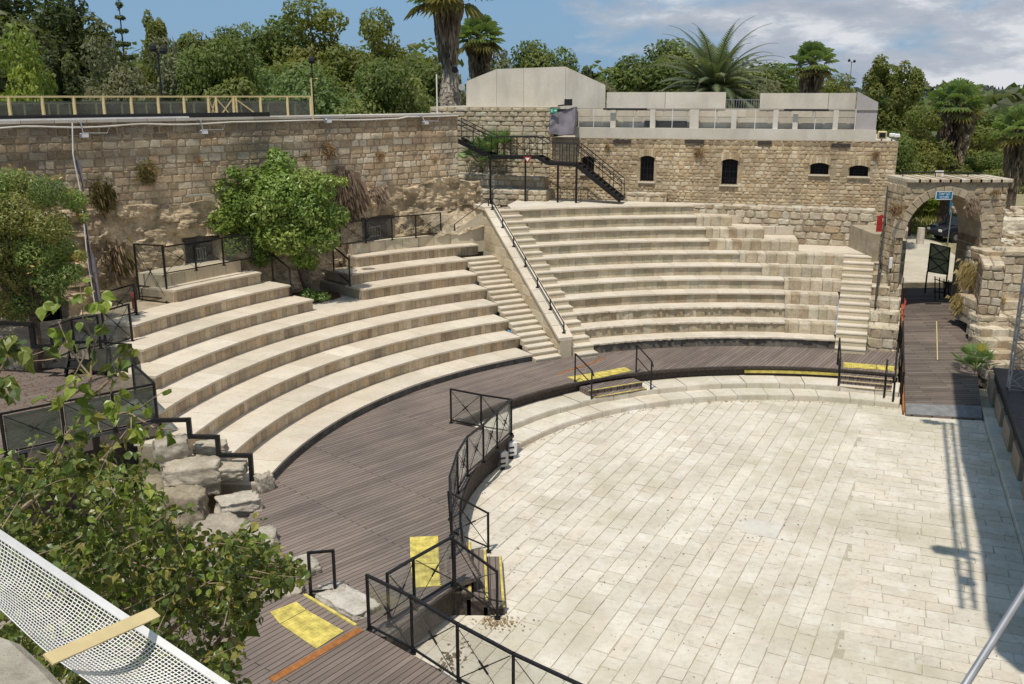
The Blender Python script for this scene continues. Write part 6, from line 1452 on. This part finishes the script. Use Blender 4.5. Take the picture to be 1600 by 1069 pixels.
# things beyond the gate
p = at(1437, 382, G); m = MB(); m.tube([tuple(p), (p.x, p.y, G+.8), (p.x, p.y, G+.95)], [.22, .2, .19], 12, (.6, .55, .46)); m.build('stone_bollard', 'old', label='pale round stone bollard on the plaza beyond the gate', cat='bollard')
def car(loc, rz, body, label):
    t = thing('parked_car', loc, label, 'car', 'cars parked beyond the gate'); t.rotation_euler = (0, 0, rz)
    def bl(name, mat, mm): o = bpy.data.objects.new(name, None); 
    L2 = [(-2.1, .35), (-2.15, .75), (-1.9, .88), (-1.35, .95), (-.75, 1.42), (.65, 1.46), (1.3, 1.0), (2.0, .9), (2.15, .7), (2.12, .35)]
    m = MB(); o = Vector(loc)
    lower = [(x, z) for x, z in L2 if z < .99]; lower = [(-2.1, .35), (-2.15, .75), (-1.9, .88), (-1.35, .95), (1.3, .99), (2.0, .9), (2.15, .7), (2.12, .35)]
    m.hexa([o+Vector((x, -.85, z)) for x, z in lower], [o+Vector((x, .85, z)) for x, z in lower]); m.build('body', body, t, bevel=.06)
    cab = [(-1.35, .96), (-.78, 1.38), (.6, 1.42), (1.25, 1.0)]; m = MB(); m.hexa([o+Vector((x, -.74, z)) for x, z in cab], [o+Vector((x, .74, z)) for x, z in cab]); m.build('windows', 'carglass', t, bevel=.04)
    m = MB(); m.box((o.x-.08, o.y, o.z+1.43), (1.35, 1.36, .05)); m.build('roof', body, t, bevel=.02)
    for sx in (-1.3, 1.35):
        for sy in (-.82, .82): m = MB(); c = o+Vector((sx, sy, .32)); m.tube([c-Vector((0, .1, 0)), c+Vector((0, .1, 0))], .32, 14); w_ = m.build('wheel', 'tyre', t); m = MB(); m.tube([c-Vector((0, .11, 0)), c+Vector((0, .11, 0))], .17, 10); m.build('rim', 'grey', w_)
    for sy in (-.6, .6): m = MB(); m.box((o.x-2.1, o.y+sy, o.z+.68), (.12, .34, .14)); m.build('headlight', 'white', t, bevel=.02)
car((26.6, 54.2, G), .12, 'carblack', 'dark glossy car parked on the plaza beyond the gate'); car((27.6, 52.2, G), .25, 'carwhite', 'white car parked in front of the dark one beyond the gate')
m = MB(); p0 = atY(1454, 380, 39.6); p1 = atY(1484, 387, 39.2); p2 = atY(1480, 429, 39.2); p3 = atY(1449, 424, 39.6); e = Vector((.0, .04, 0))
t = thing('gate_leaf', p3, 'open olive green metal gate leaf with black cross bracing in the archway', 'gate'); m.hexa([p0, p1, p2, p3], [p0+e, p1+e, p2+e, p3+e]); m.build('panel', 'green', t)
m = MB(); m.bar(p3, Vector((p3.x, p3.y, 1.85)), .05); m.bar(p2, Vector((p2.x, p2.y, 1.8)), .05); m.build('leg_frame', 'steel', t)
m = MB(); q = Vector((0, -.03, 0)); mA = p0.lerp(p3, .5)+q; mB = p1.lerp(p2, .5)+q
for a, b in ((p0+q, p1+q), (p1+q, p2+q), (p2+q, p3+q), (p3+q, p0+q), (mA, mB), (p0+q, mB), (p1+q, mA), (mA, p2+q), (mB, p3+q)): m.bar(a, b, .05, .03)
m.build('bracing', 'steel', t)
t = thing('black_barrier', atY(1462, 470, 38.9), 'black metal barrier rails standing on the ramp under the gate leaf', 'barrier'); m = MB()
for i in range(5): a = atY(1461+7*i, 432+2*i, 38.9); b = atY(1461+7*i, 470-3*i, 38.9); m.bar(a, b, .035)
m.bar(atY(1460, 436, 38.9), atY(1492, 446, 38.9), .04); m.bar(atY(1458, 455, 38.9), atY(1492, 460, 38.9), .04); m.build('rails', 'steel', t)
p = atY(1489, 310, 52); t = thing('banner_flag', (p.x, p.y, G), 'narrow blue and white banner flag beyond the gate', 'flag'); m = MB(); m.tube([(p.x, p.y, G), (p.x, p.y, p.z+.3)], .03, 5); m.build('pole', 'grey', t); m = MB(); m.hexa([(p.x, p.y-.02, p.z-.9), (p.x-.1, p.y-.02, p.z-.9), (p.x-.1, p.y+.02, p.z-.9), (p.x, p.y+.02, p.z-.9)], [(p.x, p.y-.02, p.z+.3), (p.x-.16, p.y-.02, p.z+.1), (p.x-.16, p.y+.02, p.z+.1), (p.x, p.y+.02, p.z+.3)]); m.build('banner', 'blue', t)
m = MB(); m.bar(atY(1414, 466, 36.9), atY(1411, 500, 36.6), .03, .05); m.bar(atY(1415, 470, 36.9), atY(1411, 484, 36.7), .07, .04); m.build('red_cloth', 'red', label='red cloth hanging at the edge of the ruined pier by the ramp', cat='cloth')
# rocks between left seats and deck
def rock(px, py, z, d, ang, col, seed, label, flat=1):
    d = (d[0]*.86, d[1]*.86, d[2]*.95); col = (col[0]*.82, col[1]*.8, col[2]*.78); p = at(px, py, z); m = MB(); boulder(m, (p.x, p.y, z), d, seed, ang, col, 3, .13); m.build('rock', 'old', label=label, cat='rock', group='weathered rocks between the left seats and the decks', smooth=True)
RC = (.55, .5, .4)
for i, a in enumerate([(300, 745, 1.25, (1.5, 1.1, .8), .3, RC, 'large light rock directly below the stepped handrail'), (285, 800, .8, (1.3, .9, 1.1), .1, (.44, .38, .28), 'squared brown block under the large light rock'), (372, 790, .8, (1.1, .8, .45), .5, (.62, .57, .48), 'flat pale rock at the foot of the stepped handrail'), (352, 735, 1.3, (1.1, .8, .35), .2, RC, 'flat slab step just left of the thick handrail post'),
        (268, 705, 1.75, (.9, .8, .7), .4, (.5, .46, .38), 'upright rock at the end of the fourth bench'), (380, 862, .6, (1.7, 1.1, .75), .4, (.58, .53, .44), 'largest rounded rock bordering the curved deck'), (340, 850, .6, (1.6, 1.2, .9), 1.0, (.5, .45, .36), 'rock behind the largest rounded rock, half under the leaves'), (455, 905, .62, (1.3, .8, .6), .7, (.6, .56, .48), 'pale rock at the corner between the two decks'), (445, 930, .75, (.8, .7, .4), .2, RC, 'small rock beside the short handrail frame'),
        (545, 950, .62, (1.5, .75, .45), 2.4, (.68, .65, .58), 'white flat rock under the front end of the curved deck'), (520, 935, .6, (.6, .5, .5), .3, (.62, .58, .5), 'small white rock between the short handrail and the glass fence'), (413, 758, .85, (.5, .35, .6), .9, (.55, .5, .42), 'small worn rock ending the lowest left bench'), (230, 790, .6, (1.8, 1.4, 1.2), .5, (.42, .37, .28), 'dark rock deep under the mulberry leaves'), (330, 700, 1.65, (.9, .6, .3), .2, RC, 'small flat slab between third and fourth bench ends'),
        (250, 900, .3, (2.2, 1.8, 1.2), .9, (.4, .35, .27), 'rock lowest under the mulberry tree')]):
    rock(a[0], a[1], a[2], a[3], a[4], a[5], 70+i, a[6])
# ------------------------------------------------------------------ foreground mulberry
LF = [(.13, .17, .032), (.09, .135, .026), (.17, .2, .04), (.075, .105, .022), (.13, .155, .035), (.24, .22, .05)]
def mulberry():
    r = random.Random(77); base = Vector((-4.9, 5.6, -.3)); t = thing('mulberry_tree', base, 'leafy mulberry tree filling the lower left foreground', 'tree')
    mb = MB(); ml = MB()
    def leaf(p, s, col, n=None):
        d = (rdir(r)+Vector((0, -.1, -.75))).normalized() if n is None else n; sd_ = d.cross(rdir(r)).normalized(); up = sd_.cross(d)
        if up.z < 0: up = -up
        w = s*.42; q = [p, p+d*s*.12+sd_*w*.8-up*.0, p+d*s*.45+sd_*w*.95+up*s*.12, p+d*s*.8+sd_*w*.4+up*s*.04, p+d*s*1.05-up*s*.12, p+d*s*.8-sd_*w*.4+up*s*.04, p+d*s*.45-sd_*w*.95+up*s*.12, p+d*s*.12-sd_*w*.8, p+d*s*.5-up*s*.03]
        ml.add(q, [(0, 1, 2, 8), (8, 2, 3, 4), (8, 4, 5, 6), (0, 8, 6, 7)], col)
    def twig(P, r0, nl, s=.12, bright=0):
        mb.tube(P, [r0*(1-.7*i/(len(P)-1)) for i in range(len(P))], 6)
        for i in range(nl):
            k = r.random()**.6*(len(P)-1); j = min(int(k), len(P)-2); p = P[j].lerp(P[j+1], k-j)+rdir(r)*.05
            c = pick(LF if not bright else [(.2, .26, .035), (.26, .3, .05), (.14, .2, .03)], r, .15); leaf(p, s*r.uniform(.7, 1.25), c)
    def PT(l): return [atD(x, y, d) for x, y, d in l]
    for P, r0, nl, br in [([(-30, 850, 7.4), (60, 750, 7.2), (95, 690, 7.1), (130, 650, 7.0), (140, 610, 6.9), (143, 570, 6.9), (150, 530, 6.8)], .019, 10, 0), ([(130, 655, 7.0), (165, 647, 6.9), (200, 645, 6.8), (240, 668, 6.7), (275, 672, 6.6)], .014, 12, 1), ([(138, 625, 7), (165, 600, 6.9), (178, 585, 6.9), (190, 560, 6.8), (205, 545, 6.7)], .012, 18, 0), ([(143, 590, 6.9), (125, 568, 6.9), (105, 535, 6.8), (90, 500, 6.8)], .009, 7, 1), ([(90, 560, 6.9), (70, 563, 6.9), (40, 565, 6.8)], .007, 5, 0),
                      ([(-10, 830, 6.8), (60, 775, 6.7), (110, 745, 6.6), (160, 718, 6.5), (185, 690, 6.4), (200, 670, 6.4)], .017, 14, 0), ([(160, 718, 6.5), (200, 740, 6.3), (232, 765, 6.2), (245, 790, 6.1)], .012, 12, 1), ([(170, 700, 6.5), (155, 670, 6.5), (150, 640, 6.5)], .008, 8, 0), ([(175, 650, 6.7), (215, 640, 6.6), (240, 622, 6.5), (255, 612, 6.5)], .006, 6, 1), ([(140, 600, 6.9), (110, 620, 6.8), (75, 628, 6.8), (60, 620, 6.8)], .007, 8, 1), ([(88, 541, 6.9), (60, 552, 6.9), (35, 560, 6.9)], .006, 3, 0),
                      ([(150, 540, 6.8), (130, 500, 6.7), (128, 470, 6.7), (125, 445, 6.7)], .007, 8, 1), ([(145, 545, 6.8), (165, 500, 6.7), (160, 465, 6.7)], .006, 8, 1), ([(-20, 620, 6.2), (10, 560, 6.1), (20, 520, 6.0)], .012, 14, 0), ([(-20, 560, 6.2), (15, 540, 6.1), (30, 545, 6.0)], .01, 14, 0), ([(-20, 600, 6.2), (5, 595, 6.1), (15, 620, 6.0)], .01, 14, 0), ([(65, 500, 6.8), (85, 485, 6.8), (75, 470, 6.8)], .005, 4, 1), ([(130, 560, 6.8), (115, 590, 6.8), (105, 605, 6.8)], .006, 9, 1),
                      ([(180, 660, 6.6), (180, 640, 6.5), (185, 620, 6.5)], .006, 8, 1), ([(205, 650, 6.6), (205, 670, 6.5), (225, 690, 6.5)], .006, 8, 1)]:
        twig(PT(P), r0, nl, .1, br)
    # dense lower mass: many shoots
    poly = [(-20, 690), (30, 665), (60, 700), (110, 690), (150, 680), (200, 700), (240, 720), (262, 790), (285, 840), (330, 870), (350, 850), (385, 830), (420, 850), (445, 855), (480, 885), (490, 905), (440, 930), (405, 935), (425, 960), (385, 985), (375, 1020), (360, 1075), (250, 1090), (-20, 1090)]
    def inp(x, y):
        c = False; j = len(poly)-1
        for i in range(len(poly)):
            xi, yi = poly[i]; xj, yj = poly[j]
            if (yi > y) != (yj > y) and x < (xj-xi)*(y-yi)/(yj-yi)+xi: c = not c
            j = i
        return c
    k = 0; 
    while k < 455:
        x = r.uniform(-20, 490); y = r.uniform(660, 1090)
        if not inp(x, y): continue
        
        if y < 730 and r.random() < .6: k += 1; continue
        k += 1; D = r.uniform(5.6, 7.6) if x < 300 else r.uniform(5.8, 7.0); p = atD(x, y, D); d = (rdir(r)*.6+Vector((.35, .1, .5))).normalized(); L_ = r.uniform(.22, .5)
        a = p-d*L_*.5; b = p+d*L_*.5
        if x > 380: a = p-Vector((.3, 0, -.05)); b = p
        twig([a, a.lerp(b, .5)+rdir(r)*.03, b], .004, r.randint(15, 22), .06, 1 if r.random() < .15 else 0)
    for P in ([(250, 1000, 7), (330, 930, 6.8), (400, 890, 6.6), (470, 885, 6.5)], [(200, 950, 7), (260, 870, 6.8), (300, 830, 6.7)], [(300, 1060, 6.8), (350, 990, 6.6), (400, 950, 6.5)], [(-20, 1000, 7.4), (60, 850, 7.2), (100, 780, 7)], [(100, 1000, 7.2), (150, 850, 7), (200, 740, 6.8)], [(60, 1050, 7), (150, 920, 6.9), (235, 830, 6.7)]): twig(PT(P), .022, 26, .11, 0)
    top = atD(60, 1000, 7.4); mb.tube([base, Vector((-4.4, 5.9, 2.5)), top], [.22, .17, .09], 10); 
    mb.tube([top, atD(-30, 850, 7.4)], .035, 6); mb.tube([top, atD(-10, 830, 6.8)], .03, 6); mb.tube([top, atD(250, 1000, 7)], .04, 6); mb.tube([top, atD(100, 1000, 7.2)], .03, 6)
    ml.build('leaves', 'leafg', t); mb.build('branches', 'barkp', t)
mulberry()
# ------------------------------------------------------------------ near net, slat, ledge and pole
t = thing('safety_net', atD(60, 950, 4.0), 'white mesh safety net strip with solid top band in the lower left corner', 'net')
def NS(s, q):
    A = atD(-25+400*s, 812+268*s, 4.3-.9*s); B = atD(-60+250*s, 905+205*s, 3.9-.75*s); Mid = atD(-20+330*s, 905+215*s, 4.35-.9*s)
    w = 1-q; p = A*w*w+Mid*2*w*q+B*q*q; return p+Vector((0, 0, .012*math.sin(s*9)*q))
m = MB(); wn = .0022
for j in range(23):
    q = .07+.93*j/22; m.tube([NS(i/34, q) for i in range(35)], wn, 4)
for i in range(73): s = i/72; m.tube([NS(s, .06+.94*k/9) for k in range(10)], wn, 4)
m.build('mesh', 'white', t)
m = MB(); 
for i in range(30):
    s, e = i/30, (i+1)/30; a, b, c, d = NS(s, -.0), NS(e, -.0), NS(e, .085), NS(s, .085); o_ = Vector((0, 0, .006)); m.hexa([a, b, c, d], [a+o_, b+o_, c+o_, d+o_])
m.build('top_band', 'white', t)
a = atD(75, 1031, 3.25); b = atD(243, 957, 3.7); m = MB(); m.bar(a, b, .055, .008, up=Vector((.2, -.6, 1)).normalized()); m.build('wooden_plank', 'beige', label='flat beige slat laid across the white net', cat='slat')
m = MB(); zt = 8.75; P = [at(x, y, zt) for x, y in ((-200, 940), (0, 982), (30, 992), (58, 1018), (78, 1036), (100, 1060), (118, 1095), (130, 1200), (-200, 1200))]; m.prism([(p.x, p.y) for p in P], zt-1.2, zt, (.55, .5, .4)); m.build('wall_corner', 'old', label='worn beige top of a stone wall in the bottom left corner', cat='wall', bevel=.03)
m = MB(); m.tube([atD(1480, 1115, 5.0), atD(1625, 885, 5.5)], .0215, 12, (.6, .6, .62)); m.build('metal_pole', 'grey', label='thick grey metal tube crossing the bottom right corner close to the viewer', cat='pole')
#ENDTREES
# ------------------------------------------------------------------ sky and light
w = bpy.data.worlds.new("World"); SC.world = w; w.use_nodes = True; nt = w.node_tree; bg = nt.nodes['Background']
sky = N(nt, 'ShaderNodeTexSky', sky_type='NISHITA', sun_disc=False); sd = Vector((-.19, -.38, 1)).normalized()
sky.sun_elevation = math.asin(sd.z); sky.sun_rotation = math.atan2(sd.x, sd.y); sky.altitude = 50; sky.air_density = 1.0; sky.dust_density = 1.2; sky.ozone_density = 1.0
tc = N(nt, 'ShaderNodeTexCoord'); mp = N(nt, 'ShaderNodeMapping'); mp.inputs['Scale'].default_value = (1, 1, 3.2); mp.inputs['Location'].default_value = (2.3, .4, .05)
L(nt, tc.outputs['Generated'], mp.inputs['Vector'])
n1 = N(nt, 'ShaderNodeTexNoise', Scale=4.2, Detail=9.0, Roughness=.55, Distortion=.25); L(nt, mp.outputs[0], n1.inputs['Vector'])
sx = N(nt, 'ShaderNodeSeparateXYZ'); L(nt, tc.outputs['Generated'], sx.inputs[0])
ad = N(nt, 'ShaderNodeMath', operation='MULTIPLY_ADD'); L(nt, sx.outputs['X'], ad.inputs[0]); ad.inputs[1].default_value = .40; ad.inputs[2].default_value = -.035
a2 = N(nt, 'ShaderNodeMath', operation='ADD'); L(nt, n1.outputs['Fac'], a2.inputs[0]); L(nt, ad.outputs[0], a2.inputs[1])
msk = ramp(nt, a2.outputs[0], [(.5, 0.0), (.6, .95)])
n2 = N(nt, 'ShaderNodeTexNoise', Scale=9.0, Detail=8.0, Roughness=.6); L(nt, mp.outputs[0], n2.inputs['Vector'])
cc_ = ramp(nt, n2.outputs['Fac'], [(.36, (3.7, 4.15, 4.95)), (.5, (4.8, 5.15, 5.8)), (.6, (7.4, 7.5, 7.8))])
skc = mixc(nt, 'MIX', .8, sky.outputs[0], (2.0, 3.75, 5.9))
L(nt, mixc(nt, 'MIX', msk, skc, cc_), bg.inputs['Color']); bg.inputs['Strength'].default_value = .1
ld = bpy.data.lights.new('sun', 'SUN'); ld.energy = 4.0; ld.angle = R(.55); ld.color = (1, .935, .83); lo = bpy.data.objects.new('sun', ld); COL.objects.link(lo)
lo.rotation_euler = sd.to_track_quat('Z', 'Y').to_euler(); lo.location = (-20, -40, 100)
SC.view_settings.view_transform = 'Standard'; SC.view_settings.look = 'None'; SC.view_settings.exposure = 0; SC.view_settings.gamma = 1
SC.render.engine = 'CYCLES'; SC.cycles.transparent_max_bounces = 24; SC.cycles.max_bounces = 8
SC.render.resolution_x = 1024; SC.render.resolution_y = 684
